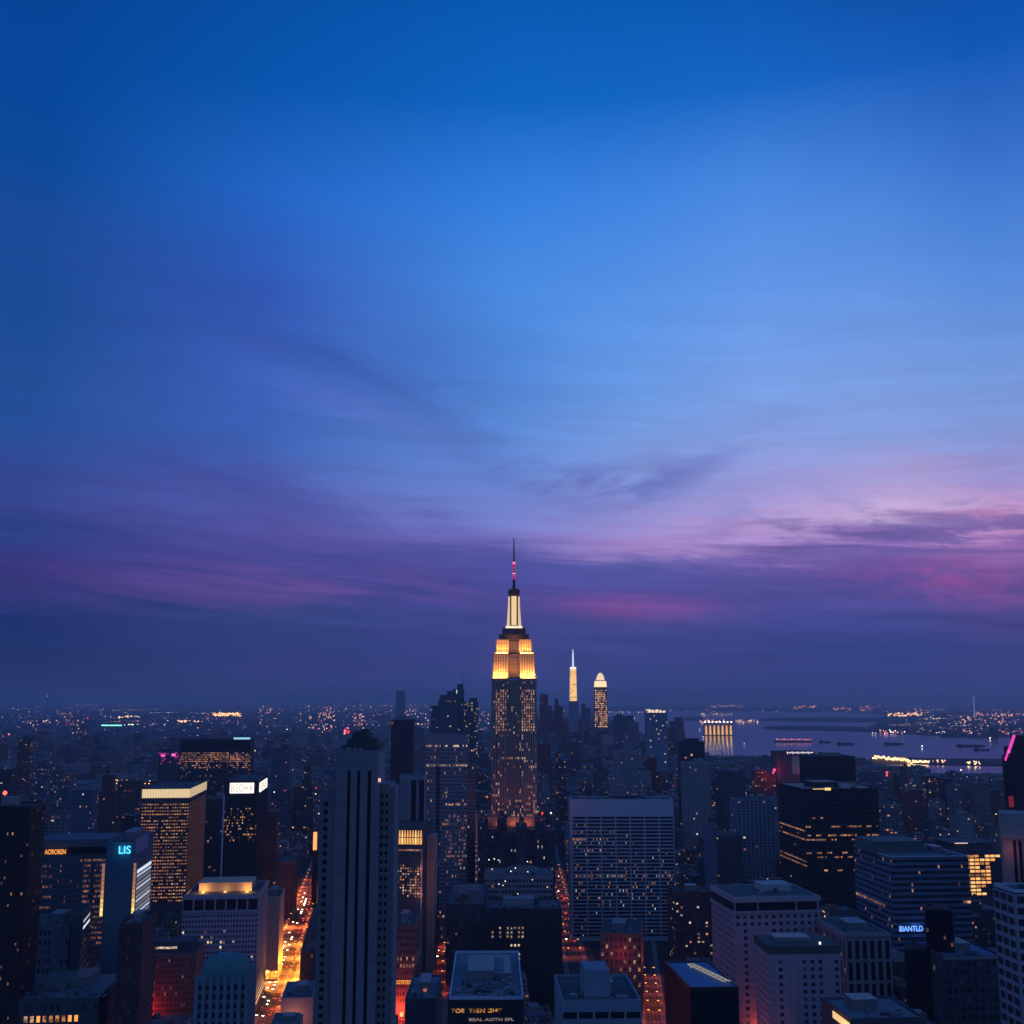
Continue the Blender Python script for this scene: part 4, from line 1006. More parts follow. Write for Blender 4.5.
# --- H31 right edge
b = Bld('white_lattice_tower', 'pale tower with a bold white window lattice cut by the right edge, lower right', 1014, 1090, 892, 560, 20, 4, short='the white-lattice tower')
b.core(GLASSM, parapet=1.2, pm=WHT)
b.lattice(surf('bold_white_grid', (.28, .30, .35), .8, .12), 'fl', nb=5, nf=int(b.h / 5.0), pier=.16, span=.36, proud=1.1)
b.rooftop(2)
b = Bld('edge_tower', 'pinkish-walled tower with a pale flat crown at the right edge, above the white lattice', 1001, 1080, 816, 680, 30, -20, vis=890, short='the pale-crowned edge tower')
b.core(surf('pinkish_wall', (.34, .22, .22), .85), parapet=1)
b.part('crown', STONE, [(-.6, b.w, -1, 20, b.z(838), b.h + 1.5)])
for q in (1014, 1019.5, 1026): b.part('window_slot', GLASS, [(b.x(q, 860), b.x(q + 3, 860), -.3, 0, 20, b.z(840))])
light(b.root, (4, -6, b.z(850)), (1, .35, .25), 400, 1)
# --- H32 magenta tower
b = Bld('magenta_edged_tower', 'dark tower at the right edge with a slanting magenta light strip', 1004.5, 1080, 758, 900, 40, -20, vis=814, short='the magenta-striped tower')
b.core(DARKB); 
b.part('upper_tier', DARKB, [(b.x(1013, 735), b.w, 2, 38, b.h - .4, b.z(735))])
m = MB(); n = 16
for k in range(n):
    t = k / n; py = 758 - 25 * t; px = 1004.5 + 8.5 * t
    x = b.x(px, py); z = b.z(py); MB().box(x, x + (1.9 if k > 4 else 1.3), -1.4, -.4, z - 1.9, z - .1).build('light_strip', G_MAG if k != 5 else glow('led_magenta_hot', (1, .15, .65), 1.3), b.root)
b.part('strip_backing', DARKB, [(0, b.x(1013, 745), -.39, 1.5, b.h, b.z(746))])
for k in range(9): b.part('beacon', G_MAG, [(b.x(1010 + b.rng.random() * 8, 730), b.x(1010, 730) + 6 + b.rng.random(), 2, 2.6, b.z(732 - k * 1.2), b.z(731.6 - k * 1.2))]) if k < 0 else None
b.part('red_panel', glow('panel_red_dim', (.6, .04, .10), .25), [(b.x(1009, 805), b.x(1014, 805), -.6, -.1, b.z(807), b.z(796))])
b.lattice(DARKB, 'fl', nb=14, nf=50, pier=.3, span=.3, proud=.3)
# --- H33 corniced tan block
b = Bld('corniced_block', 'large mauve stone block with a deep dark band under its cornice, lower right', 733.5, 819, 898, 900, 58, 7, short='the corniced stone block')
MAU2 = surf('mauve_brick', (.36, .31, .36), .9, .15)
b.core(MAU2, parapet=.8, roof=surf('green_tar_roof', (.07, .11, .11), .9))
zc0, zc1 = b.z(912), b.z(902.5)
b.part('loggia', GLASS, [(-.1, b.w, -.15, 0, zc0 + .5, zc1 - .3), (-.15, 0, 0, b.d, zc0 + .5, zc1 - .3)])
b.part('cornice', MAU2, [(-1.2, b.w + 1, -1.4, 0, zc1, b.h + .4), (-1.2, b.w + 1, -1.4, 0, zc0 - 1.2, zc0 + .5), (-1.2, 0, 0, b.d, zc1, b.h + .4), (-1.2, 0, 0, b.d, zc0 - 1.2, zc0 + .5)])
b.part('loggia_pier', MAU2, [(b.w * q, b.w * q + 1, -1.1, 0, zc0 + .5, zc1) for q in (0, .27, .72, .97)])
cs = b.lattice(surf('mauve_brick', (0, 0, 0)), 'fl', nb=12, nf=19, pier=.5, span=.5, z0=4, z1=b.z(914), proud=.35)
b.windows(cs, lambda f, i, j: GLASSM if f == 'l' or j >= 17 or i in (1,) or i > 4 else None)
b.rooftop(3, n=6, house=PALE)
light(b.root, (-10, 20, 8), (1, .14, .08), 20000, 2); light(b.root, (b.w * .3, -9, 14), (1, .12, .06), 12000, 2)
# --- H34 tan tower in front
b = Bld('green_roofed_block', 'mauve stone block with a dark green roof and punched square windows, lower right', 768, 840, 955, 750, 34, 2, short='the green-roofed stone block')
b.core(MAU2, z1=b.h); b.part('attic', surf('green_attic', (.05, .085, .08), .8), [(-.5, b.w + .5, -.5, b.d, b.h + .6, b.h + 5.0), (0, b.w, 0, b.d - 1, b.h + 5.0, b.h + 5.4)])
cs = b.lattice(surf('mauve_brick', (0, 0, 0)), 'fl', nb=9, nf=22, pier=.5, span=.5, z0=2, z1=b.h - 2, proud=.35)
b.windows(cs, lambda f, i, j: GLASSM if f == 'l' or i in (1, 4, 5, 6, 8) else None)
b.part('rooftop_room', METAL, [(8, 30, 12, 26, b.h + 5.4, b.h + 8)])
b.part('roof_lamp', glow('lamp_white', (1, .95, .85), 1.6), [(b.w * .74, b.w * .76, 3, 4, b.h + 5.4, b.h + 6.8)])
light(b.root, (-12, 4, 34), (1, .16, .10), 16000, 2); light(b.root, (b.w * .8, -10, 34), (1, .22, .12), 14000, 2); light(b.root, (b.w * .2, -10, 30), (1, .15, .10), 9000, 2)
# --- H35 black box with blue roof
b = Bld('black_glass_box', 'black glass box with a blue roof carrying a small lit truss, bottom right of middle', 690, 738.5, 989, 600, 58, 5, short='the black glass box')
b.core(GLASS, parapet=.9, pm=DARKB, roof=surf('blue_roof', (.10, .22, .38), .8, .3)); b.lattice(DARKB, 'fl', nb=12, nf=30, pier=.1, span=.12, proud=.2)
tr = MB()
for k in range(9):
    x0, y0 = 10 + k * 1.1, 46 - k * 4.6
    tr.box(x0, x0 + 3.6, y0, y0 + .7, b.h + 1.2, b.h + 1.7)
tr.bar((10, 46, b.h + 1.4), (19, 8, b.h + 1.4), .3); tr.bar((13.6, 46, b.h + 1.4), (22.6, 8, b.h + 1.4), .3)
tr.box(11, 11.5, 44, 44.5, b.h - .3, b.h + 1.4).box(21, 21.5, 12, 12.5, b.h - .3, b.h + 1.4)
tr.build('roof_truss', glow('truss_lit', (.85, .75, .6), .30), b.root)
# --- H36..H39
b = Bld('slotted_stone_block', 'stone block with tall dark window slots between pale piers, beside the blue-banded block', 845, 890, 935, 850, 60, 5, short='the slotted stone block')
b.core(STONE, roof=surf('green_tar_roof', (0, 0, 0))); b.part('cornice', STONE, [(-.8, b.w + .8, -.9, 0, b.h - 1.6, b.h + .6), (-.8, 0, 0, b.d, b.h - 1.6, b.h + .6)])
cs = b.lattice(STONE, 'fl', nb=6, nf=6, pier=.42, span=.14, z0=4, z1=b.h - 3, proud=.9)
b.windows(cs, lambda f, i, j: GLASS)
cs = b.lattice(STONE, 'l', nb=8, nf=18, pier=0, span=0); b.windows([(f, i, j, a0 + 1, a1 - 1, z0 + 1, z1 - 1) for f, i, j, a0, a1, z0, z1 in cs], lambda f, i, j: LIT[2] if b.rng.random() < .07 else None, out=.2); b.rooftop(2, n=5)
b = Bld('dark_shaft_tower', 'unlit near-black tower in front of the blue-banded block', 925, 952, 912, 780, 26, -22, short='the unlit black tower')
b.core(surf('soot_wall', (.012, .012, .018), .8)); b.part('upper_tier', surf('soot_wall', (0, 0, 0)), [(b.w * .2, b.w * .9, 2, 24, b.h, b.h + 2)]); b.part('lower_wing', surf('soot_wall', (0, 0, 0)), [(b.x(904, 950), -.02, 1, 24, 0, b.z(951))]); b.lattice(surf('soot_wall', (0, 0, 0)), 'fl', nb=8, nf=30, pier=.4, span=.4, proud=.3); b.windows(b.lattice(DARKB, 'f', nb=8, nf=30, pier=0, span=0), b.rnd(.006, [LIT[5]]), cap=20)  # plain near-black wall colour all over
b = Bld('blue_roofed_block', 'dark block with a small blue flat roof near the right edge, below the orange windows', 944, 1003, 958, 760, 50, 5, short='the blue-roofed dark block')
b.core(DARKS, roof=surf('blue_roof', (0, 0, 0))); b.part('cornice', STONE, [(-.6, b.w + .6, -.8, 0, b.h - 1, b.h + .8)])
b.windows(b.lattice(DARKS, 'fl', nb=9, nf=18, pier=.4, span=.45, proud=.5), b.rnd(.01, [LIT[5]], dark=GLASSM)); b.rooftop(1, n=4)
b = Bld('low_block', 'low flat block with an amber-lit left edge at the very bottom right', 851, 925, 1021, 640, 44, 5, short='the amber-edged low block')
b.core(DARKS, roof=ROOFL); b.rooftop(2, n=5); b.part('light_strip', G_GOLD, [(-.5, 0, 2, 26, b.h - 5, b.h - 1.5)]); light(b.root, (-4, 14, b.h - 5), (1, .5, .15), 900, 1)
# --- H40 bottom centre sign building
b = Bld('billboard_block', 'flat-roofed dark block with yellow lettering across its front, bottom centre', 449, 523.5, 999, 620, 108, 1, short='the yellow-lettered block')
b.core(DARKB, parapet=1.2, pm=surf('pale_roof_edge', (0, 0, 0)), roof=ROOFL)
for k in range(3): b.rooftop(10 + k, n=9, house=ROOFL if k % 2 else METAL)
b.text('TOE  TEEN GI4T', glow('sign_amber_soft', (1, .46, .10), .6, uneven=1), 'f', b.x(451, 1010), b.x(502, 1010), b.z(1012.6), b.z(1008.6), .4)
b.text('BEAL AOTH SPL', glow('sign_dim', (.75, .6, .55), .35), 'f', b.x(469, 1020), b.x(514, 1020), b.z(1021), b.z(1018), .4)
b.part('roof_lamp', glow('lamp_white', (1, 1, 1), 1), [(b.w * .28, b.w * .29, 40, 40.5, b.h, b.h + 1.5), (b.w * .32, b.w * .33, 44, 44.5, b.h, b.h + 1.5)])
# --- H41 penthouse block
b = Bld('penthouse_block', 'pale block with a solid square penthouse standing on its roof, bottom centre right', 562, 641, 1003, 560, 50, 2, short='the penthouse block')
b.core(surf('slate_concrete', (.22, .27, .33), .85), parapet=1.3)
b.part('rooftop_room', surf('slate_concrete', (0, 0, 0)), [(b.w * .30, b.w * .63, 6, 26, b.h, b.h + 12.5), (b.w * .31, b.w * .62, 7, 25, b.h + 12.5, b.h + 13)])
b.rooftop(2, n=7)
cs = b.lattice(surf('slate_concrete', (0, 0, 0)), 'fr', nb=5, nf=int(b.h / 6), pier=.14, span=.5, proud=.7, z1=b.h - 2.5)
b.windows(cs, lambda f, i, j: GLASS)
# --- H42..H50
b = Bld('dark_office_block', 'black block with a patch of cream office windows, above the yellow-lettered block', 487, 562, 910, 1000, 50, 1, vis=960, short='the black block with cream windows')
b.core(DARKB, roof=DARKS); cs = b.lattice(DARKB, 'f', nb=20, nf=18, pier=.5, span=.45, z1=b.z(926), z0=10)
b.windows(cs, lambda f, i, j: b.rng.choice([LIT[3], LIT[3], LIT[1]]) if (j in (17, 16, 15) and i < 10 and b.rng.random() < (.8 if i > 4 else .35)) or (j in (13, 11, 10) and i in (6, 7, 8) and b.rng.random() < .7) else None)
b.rooftop(1, n=14, house=DARKS, tank=True); b.rooftop(6, n=10, house=STONE)
b = Bld('stone_block', 'low greyish-pink block with a wide blue roof, below the foot of the spired tower', 484, 553, 877, 1180, 56, 0, vis=908, short='the blue-roofed block below the spired tower')
b.core(MAUVE, roof=ROOFL); b.rooftop(3, n=10); b.rooftop(4, n=8, house=STONE)
b.windows(b.lattice(MAUVE, 'f', nb=20, nf=16, pier=.3, span=.5, proud=.4), b.rnd(.01, dark=GLASSM))
FB = ((478, 488, 824, 'narrow dark block, leftmost of the row at the foot of the spired tower'), (488, 497, 834, 'low dark block, second from left in the row below the spired tower'),
      (497, 507, 820, 'slightly taller dark block just left of the middle of the row below the spired tower'), (507, 516, 838, 'lowest dark block, in the middle of the row below the spired tower'),
      (516, 527, 827, 'dark block just right of the middle of the row below the spired tower'), (527, 535, 835, 'small dark block third from right below the spired tower'),
      (535, 545, 822, 'dark block second from right in the row below the spired tower'), (545, 555, 831, 'dark block, rightmost of the row at the foot of the spired tower'))
for k_, (p0, p1, pt, lab) in enumerate(FB):
    yy = 1240 + (k_ * 5) % 9
    b = Bld('foot_block', lab, p0, p1, pt, yy, 34, 0, vis=850, group='blocks at the foot of the spired tower')
    ft = [surf('foot_stone', (.07, .065, .08), .9), DARKS, surf('dark_brick', (.09, .06, .07), .9)][k_ % 3]; b.core(ft); b.rooftop(3 + k_, n=4, tank=k_ % 2 == 0); b.windows(b.lattice(ft, 'f', nb=5, nf=24, pier=.5, span=.5, proud=.3), b.rnd(.05, [LIT[1], LIT[3], LIT[4]], dark=GLASSM), cap=60)
b = Bld('brick_loft', 'red-tinted brick block with rows of small cream windows, left of the alley glow', 600, 641, 934, 1000, 60, -8, vis=985, short='the red-tinted brick loft')
b.core(RED); cs = b.lattice(surf('red_brick', (0, 0, 0)), 'fr', nb=9, nf=11, pier=.55, span=.5, proud=.3)
b.windows(cs, lambda f, i, j: LIT[1] if f == 'f' and j > 2 and (i + j) % 2 == 0 and b.rng.random() < .5 else GLASSM)
light(b.root, (b.w * .5, -10, b.h - 14), (1, .10, .08), 1800, 2); light(b.root, (b.w + 6, 20, b.h - 22), (1, .14, .06), 4500, 2); b.rooftop(1)
b = Bld('brick_walkup', 'dark brick block with a few scattered warm windows, left of the corniced stone block', 675, 712, 893, 1130, 40, 3, vis=965, short='the dark brick block')
b.core(surf('dark_brick', (.09, .06, .07), .9)); b.rooftop(2, tank=True); b.windows(b.lattice(surf('dark_brick', (0, 0, 0)), 'fl', nb=9, nf=22, pier=.5, span=.5, proud=.3), b.rnd(.09, [LIT[1], LIT[3], LIT[2]], dark=GLASSM))
b = Bld('brick_terrace', 'long dim brick block left of the avenue, behind the amber-roofed block', 236, 294, 864, 1420, 60, 6, vis=900, short='the long dim brick block')
b.core(RED); b.rooftop(2, tank=True); b.windows(b.lattice(surf('red_brick', (0, 0, 0)), 'fr', nb=15, nf=20, pier=.5, span=.5, proud=.3), b.rnd(.01, dark=GLASSM))
b = Bld('street_corner_house', 'small block with a pinkish lit wall at the foot of the ribbed tower', 281, 313, 1000, 860, 50, 6, short='the small pinkish corner house')
b.core(TAN, roof=ROOFL); b.rooftop(1, n=4); b.part('shop_sign', G_TEAL, [(b.w * .05, b.w * .28, -.5, 0, b.z(1021), b.z(1018))]); light(b.root, (b.w * .4, -8, b.h - 12), (1, .3, .2), 3500, 1)
b = Bld('red_street_block', 'red brick block with a bright orange sign line, right of the ribbed tower', 388, 415, 926, 900, 60, 0, short='the orange-lined brick block')
b.core(RED); b.rooftop(1, n=4); b.text('AOOTRTEON', G_ORANGE, 'f', b.x(392.5, 982), b.x(413.5, 982), b.z(984), b.z(980), .6)
b.windows(b.lattice(surf('red_brick', (0, 0, 0)), 'fr', nb=9, nf=18, pier=.5, span=.5, proud=.3), lambda f, i, j: (LIT[2] if j in (12, 13) and b.rng.random() < .6 else GLASSM))
light(b.root, (b.w * .5, -8, b.z(1010)), (1, .10, .05), 22000, 1); b.part('shop_lamp', glow('lamp_hot_orange', (1, .35, .12), 2), [(b.w * .5, b.w * .62, -2, -1, b.z(1016), b.z(1012))])
b = Bld('flat_roofed_block', 'flat-roofed block with a parapet and one reddish roof lamp, bottom centre left', 405, 436, 1000, 740, 60, 0, short='the low block with a reddish roof lamp')
b.core(DARKS, roof=ROOFL); b.rooftop(1, n=6); b.part('roof_lamp', glow('lamp_red_dim', (1, .25, .2), .5), [(b.w * .5, b.w * .62, 20, 21, b.h, b.h + 1.5)])
b = Bld('mottled_block', 'mid-height block with a busy roof between the two narrow centre streets', 446, 484, 905, 1080, 120, 0, vis=950, short='the busy-roofed block between two streets')
b.core(DARKS, roof=ROOFL); b.rooftop(1, n=12, tank=True); b.rooftop(6, n=10); b.windows(b.lattice(DARKS, 'f', nb=9, nf=20, pier=.5, span=.5, proud=.3), b.rnd(.03, dark=GLASSM))
b = Bld('tiered_block', 'dim blocky tower behind the amber-banded glass, left of the white-signed tower', 206, 226, 800, 1350, 40, 6, vis=880, short='the dim tower left of the white sign')
b.core(DARKS); b.rooftop(1); b.windows(b.lattice(DARKS, 'fr', nb=8, nf=40, pier=.4, span=.4, proud=.3), b.rnd(.05, [LIT[5], LIT[2]]), cap=60)

# ================================================================ GROUND, WATER, STREETS
def sheet(name, pts, z, mat, thick=None, kind='structure'):
    n = len(pts); v = [(p[0], p[1], z) for p in pts]; f = [tuple(range(n))]
    if thick:
        v += [(p[0], p[1], z - thick) for p in pts]
        f += [tuple(reversed(range(n, 2 * n)))] + [(i, i + n, (i + 1) % n + n, (i + 1) % n) for i in range(n)]
    me = bpy.data.meshes.new(name); me.from_pydata(v, [], f); me.materials.append(mat); me.validate()
    o = link(name, me)
    if kind: o['kind'] = kind
    return o
def ground_sheet():
    xs = [-70000, -40000, -20000, -10000, -5000, -2500, -1000, 0, 1000, 2500, 5000, 10000, 20000, 40000, 70000]
    ys = [-8000, -2000, 0, 500, 1000, 1500, 2500, 4000, 7000, 12000, 20000, 35000, 50000, 70000]
    v = [(x, y, 0) for y in ys for x in xs]; n = len(xs)
    f = [(j * n + i, j * n + i + 1, (j + 1) * n + i + 1, (j + 1) * n + i) for j in range(len(ys) - 1) for i in range(n - 1)]
    me = bpy.data.meshes.new('ground'); me.from_pydata(v, [], f); me.materials.append(surf('ground_land', (.045, .05, .055), .95, .6)); link('ground', me)['kind'] = 'structure'
ground_sheet()
def gp(pts): return [tuple(ground(x, y)[:2]) for x, y in pts]
wm = bpy.data.materials.new('harbour_water'); wm.use_nodes = True
t = wm.node_tree; pb = t.nodes['Principled BSDF']; pb.inputs['Base Color'].default_value = (.05, .07, .09, 1); pb.inputs['Roughness'].default_value = .10
pb.inputs['IOR'].default_value = 1.33
gg = t.nodes.new('ShaderNodeNewGeometry'); wv = noise(t, gg.outputs['Position'], .02, 6, .6)
bp = t.nodes.new('ShaderNodeBump'); bp.inputs['Strength'].default_value = .10; bp.inputs['Distance'].default_value = 2.0
t.links.new(wv.s, bp.inputs['Height']); t.links.new(bp.outputs[0], pb.inputs['Normal'])
NEAR = [(600, 713), (640, 732), (668, 745), (690, 752), (720, 757), (780, 759), (830, 759), (868, 762), (870, 768), (930, 774), (1003, 776), (1100, 780)]
FAR = [(1100, 738.5), (1000, 738), (965, 738), (930, 736), (900, 734), (870, 727), (880, 722), (885, 714.5), (850, 712.5), (760, 711.5), (680, 711.2), (640, 711.2), (600, 711.6)]
water = sheet('water', gp(NEAR + FAR), .6, wm)
LAND = surf('dark_land', (.03, .04, .04), .95, .5)
for pts in ([(752, 720.6), (800, 721.4), (870, 722.2), (890, 721), (890, 718.2), (820, 717.6), (775, 718.2)],
            [(762, 728.6), (780, 730.2), (850, 731), (905, 735), (905, 729.5), (850, 726.8), (800, 726), (770, 726.4)],
            [(672, 720), (700, 721), (704, 717.4), (690, 716.6), (674, 717.5)],
            [(870, 761), (935, 765), (1010, 766), (1100, 767), (1100, 760), (1000, 759.6), (940, 759.2), (874, 757)]):
    sheet('island', gp(pts), 3.5, LAND, 3.2)

def strip(name, a, b, w, z, mat, thick=None):
    a, b = Vector(a[:2]), Vector(b[:2]); d = (b - a).normalized(); n = Vector((-d.y, d.x)) * w / 2
    return sheet(name, [tuple(a - n), tuple(b - n), tuple(b + n), tuple(a + n)], z, mat, thick)
# (name, near point, far point, width, light spots…)
ROADS = []
def road(a, b, w, label):
    a, b = Vector(a), Vector(b); d = (b - a).normalized(); n = Vector((-d.y, d.x, 0)); L = (b - a).length
    strip('avenue', a, b, w, .012, ASPHALT)
    for sg in (-1, 1):
        o = n * sg * (w / 2 + 2.5); strip('pavement', a + o, b + o, 5, .15, PAVE, .14)
    m = MB(); q = math.atan2(d.y, d.x)
    v, f = [], []
    for lane in (-.25, 0, .25):
        k = 0
        while k < L:
            p = a + d * k + n * (w * lane); e = p + d * 4; h = n * .12
            i = len(v); v += [tuple(p - h), tuple(e - h), tuple(e + h), tuple(p + h)]; f.append((i, i + 1, i + 2, i + 3)); k += 10
    v = [(x, y, .02) for x, y, z in v]
    me = bpy.data.meshes.new('lane_marking'); me.from_pydata(v, [], f); me.materials.append(PAINT); link('lane_marking', me)['kind'] = 'structure'
    ROADS.append((a, b, w + 12)); return a, d, n, L
# left avenue
a0, a1 = (ground(249, 1020) + ground(280, 1022)) / 2, (ground(313, 880) + ground(317.5, 880)) / 2
dA = (a1 - a0).normalized(); LA = road(a0 - dA * 350, a1 + dA * 1200, 25, 'left')
r0, r1 = ground(568, 930), ground(557, 881)
dR = (r1 - r0).normalized(); LR = road(r0 - dR * 700, r1 + dR * 500, 15, 'right')
c0, c1 = ground(436, 985), ground(443, 912)
dC = (c1 - c0).normalized(); LC = road(c0 - dC * 500, c1 + dC * 250, 14, 'centre')
g0, g1 = ground(652, 1003), ground(646, 950)
LG = road(g0 - (g1 - g0).normalized() * 300, g1 + (g1 - g0).normalized() * 60, 12, 'alley')

# --- street lamps
def lamp_proto():
    r = empty('street_lamp', (0, 0, 0))
    MB().lathe([(.22, 0), (.16, .5), (.10, 9)], 0, 0, 8).build('pole', BLACK, r)
    MB().bar((0, 0, 8.8), (2.2, 0, 9.4), .08).build('arm', BLACK, r)
    h = MB().box(1.5, 3.3, -.45, .45, 9.25, 9.5).box(1.6, 3.2, -.4, .4, 9.5, 9.7, .3, .1).build('lamp_head', glow('lamp_head_amber', (1, .42, .10), 2.2), r)
    return r
def copy_tree(o, parent=None):
    c = o.copy(); COL.objects.link(c); c.parent = parent
    for ch in list(o.children): copy_tree(ch, c)
    return c
LP0 = lamp_proto(); lp_used = [False]; lampn = [0]
def put_lamp(p, rz, label, group, power=0, col=(1, .34, .06)):
    o = LP0 if not lp_used[0] else copy_tree(LP0)
    if lp_used[0]:
        for c in list(o.children):
            if c.type == 'LIGHT': bpy.data.objects.remove(c)
    lp_used[0] = True
    o.location = p; o.rotation_euler = (0, 0, rz); tag(o, label, 'street lamp', group)
    if power: light(o, (2.2, 0, 9.1), col, power, .5, kind='SPOT', spot=math.radians(150))
def lamps(L, w, s0, s1, step, powf, name, group, colf=None):
    a, d, n, _ = L; k = s0; i = 0
    while k < s1:
        for sg in (-1, 1):
            p = a + d * k + n * sg * (w / 2 + .8)
            inward = n * -sg; rz = math.atan2(inward.y, inward.x)
            put_lamp((p.x, p.y, 0), rz, 'amber street lamp lining ' + name, group, powf(k), colf(k) if colf else (1, .34, .06))
        k += step
def pwA(k):
    y = (LA[0] + LA[1] * k).y
    q = random.Random(int(k)).choice([.25, .5, 1, 1.7, 2.2]); return (95000 if 1060 < y < 1300 else 55000 if y < 1400 else 16000 if y < 1700 else 6000) * q
lamps(LA, 25, 260, 1150, 32, pwA, 'the broad glowing avenue at lower left', 'street lamps along the left avenue', lambda k: (1, .26, .03) if 1060 < (LA[0] + LA[1] * k).y < 1330 else (1, .17, .03))
lamps(LR, 15, 560, 1150, 42, lambda k: 4500, 'the narrow street left of the big gridded block', 'street lamps along the right street', lambda k: (1, .16, .05))
lamps(LC, 14, 470, 900, 42, lambda k: 7000, 'the narrow red-lit street right of the ribbed tower', 'street lamps along the centre street', lambda k: (1, .10, .05))
lamps(LG, 12, 240, 420, 30, lambda k: 4500, 'the short glowing side street at the bottom', 'street lamps of the side street', lambda k: (1, .14, .04))
n0, n1 = ground(468.6, 893), ground(471.5, 814)
LN = ((n0), (n1 - n0).normalized(), Vector((-(n1 - n0).normalized().y, (n1 - n0).normalized().x, 0)), (n1 - n0).length)
road(n0 - LN[1] * 60, n1 + LN[1] * 100, 14, 'north')
lamps(LN, 14, 0, LN[3], 62, lambda k: 9000, 'the straight street running up beside the slim annex tower', 'street lamps of the annex street', lambda k: (1, .24, .06))
# --- cars
def car_proto(col, nm):
    r = empty('car', (0, 0, 0)); bm_ = surf('car_paint_' + nm, col, .3, .05, 0, .5)
    m = MB(); prof = [(-2.2, .35), (-2.25, .8), (-1.9, .95), (-1.3, .98), (1.0, .98), (2.1, .80), (2.25, .45), (2.2, .35)]
    for s in (-.88, .88): m.v += [(s, y, z) for y, z in prof]
    k = len(prof); m.f = [tuple(range(k)), tuple(reversed(range(k, 2 * k)))] + [(i, i + k, (i + 1) % k + k, (i + 1) % k) for i in range(k)]
    m.build('body', bm_, r)
    MB().box(-.80, .80, -1.5, 1.1, .97, 1.45, .12, .45).build('cabin', GLASS, r)
    for sx in (-1, 1):
        for sy in (-1.35, 1.35):
            MB().lathe([(.33, -.11), (.33, .11)], 0, 0, 10).build('wheel', BLACK, r, (sx * .80, sy, .33)).rotation_euler = (0, math.pi / 2, 0)
        MB().box(sx * .6 - .22, sx * .6 + .22, 2.2, 2.3, .5, .76).build('headlight', glow('headlight', (1, .88, .66), 30), r)
        MB().box(sx * .62 - .2, sx * .62 + .2, -2.32, -2.2, .55, .8).build('tail_light', glow('tail_light', (1, .05, .02), 16), r)
    return r
CP0 = [car_proto((.55, .30, .03), 'yellow'), car_proto((.03, .03, .035), 'black'), car_proto((.5, .5, .5), 'silver')]
cu_ = [False] * 3; rc = random.Random(12)
NM = ['yellow', 'black', 'silver']
def cars(L, w, s0, s1, n, place, grp):
    a, d, nn, _ = L; used = []
    for i in range(n):
        for _t in range(30):
            k = rc.uniform(s0, s1); ln = rc.choice([-.36, -.12, .12, .36])
            if all(abs(k - u) > 7 or l != ln for u, l in used): break
        used.append((k, ln)); c = rc.randrange(3)
        o = CP0[c] if not cu_[c] else copy_tree(CP0[c]); cu_[c] = True
        p = a + d * k + nn * (w * ln); o.location = (p.x, p.y, .02)
        fwd = math.atan2(d.y, d.x) - math.pi / 2
        o.rotation_euler = (0, 0, fwd + (math.pi if ln > 0 else 0))
        tag(o, '%s car, lights on, on %s' % (NM[c], place), 'car', 'cars on ' + grp)
cars(LA, 22, 290, 980, 84, 'the broad glowing avenue at lower left', 'the left avenue')
cars(LR, 12, 600, 1000, 9, 'the narrow street left of the big gridded block', 'the right street')
cars(LC, 11, 480, 820, 9, 'the narrow red-lit street right of the ribbed tower', 'the centre street')

# ================================================================ THE REST OF THE CITY
rg = random.Random(2024); GTH = math.radians(5.0); gc, gs = math.cos(GTH), math.sin(GTH)
def inside(poly, p):
    r = False; n = len(poly)
    for i in range(n):
        (x1, y1), (x2, y2) = poly[i], poly[(i + 1) % n]
        if (y1 > p[1]) != (y2 > p[1]) and p[0] < (x2 - x1) * (p[1] - y1) / (y2 - y1) + x1: r = not r
    return r
def convex_hit(A, B):
    for P in (A, B):
        for i in range(len(P)):
            e = (P[(i + 1) % len(P)][0] - P[i][0], P[(i + 1) % len(P)][1] - P[i][1]); n = (-e[1], e[0])
            a = [n[0] * p[0] + n[1] * p[1] for p in A]; b_ = [n[0] * p[0] + n[1] * p[1] for p in B]
            if max(a) < min(b_) or max(b_) < min(a): return False
    return True
WPOLY = gp(NEAR + FAR)
ROADP = []
for a, b_, w in ROADS:
    d = (b_ - a).normalized(); n = Vector((-d.y, d.x, 0)) * (w / 2)
    ROADP.append([tuple((a - n)[:2]), tuple((b_ - n)[:2]), tuple((b_ + n)[:2]), tuple((a + n)[:2])])
# stretches of street that must stay in view: (px0, px1, py_top, Y of the street there)
KEEP = [(464, 478, 812, 2600, 0), (247, 318, 880, 1640, 0), (555, 578, 880, 1650, 0), (430, 447, 900, 1500, 0), (636, 662, 960, 1150, 0)]
def fit_height(x0, x1, y0, y1, h, fp):
    """lower a block until it hides no named building and no lit street; None if it stands in something"""
    for q in HEROES:
        if convex_hit(fp, q[5]): return None
    for q in ROADP:
        if convex_hit(fp, q): return None
    P = [proj((x, y, h)) for x, y in fp]; a, b_ = min(p[0] for p in P), max(p[0] for p in P)
    yn = min(p[1] for p in fp)
    lim = h
    for q in HEROES:
        if q[3] > yn and a < q[1] and b_ > q[0]:
            zmax = at(512, q[4], max(p[1] for p in fp)).z
            zmin_ = at(512, q[4], yn).z; lim = min(lim, zmin_)
    for (p0, p1, pt, Yk, _) in KEEP:
        if a < p1 and b_ > p0 and yn < Yk:
            xm = sum(p[0] for p in fp) / 4
            # street point just behind the block in the same picture column
            for j in range(8):
                py = pt + (1024 - pt) * j / 7; g = ground((p0 + p1) / 2, py)
                if g.y > yn: lim = min(lim, at(512, py + 3, yn).z)
    return lim
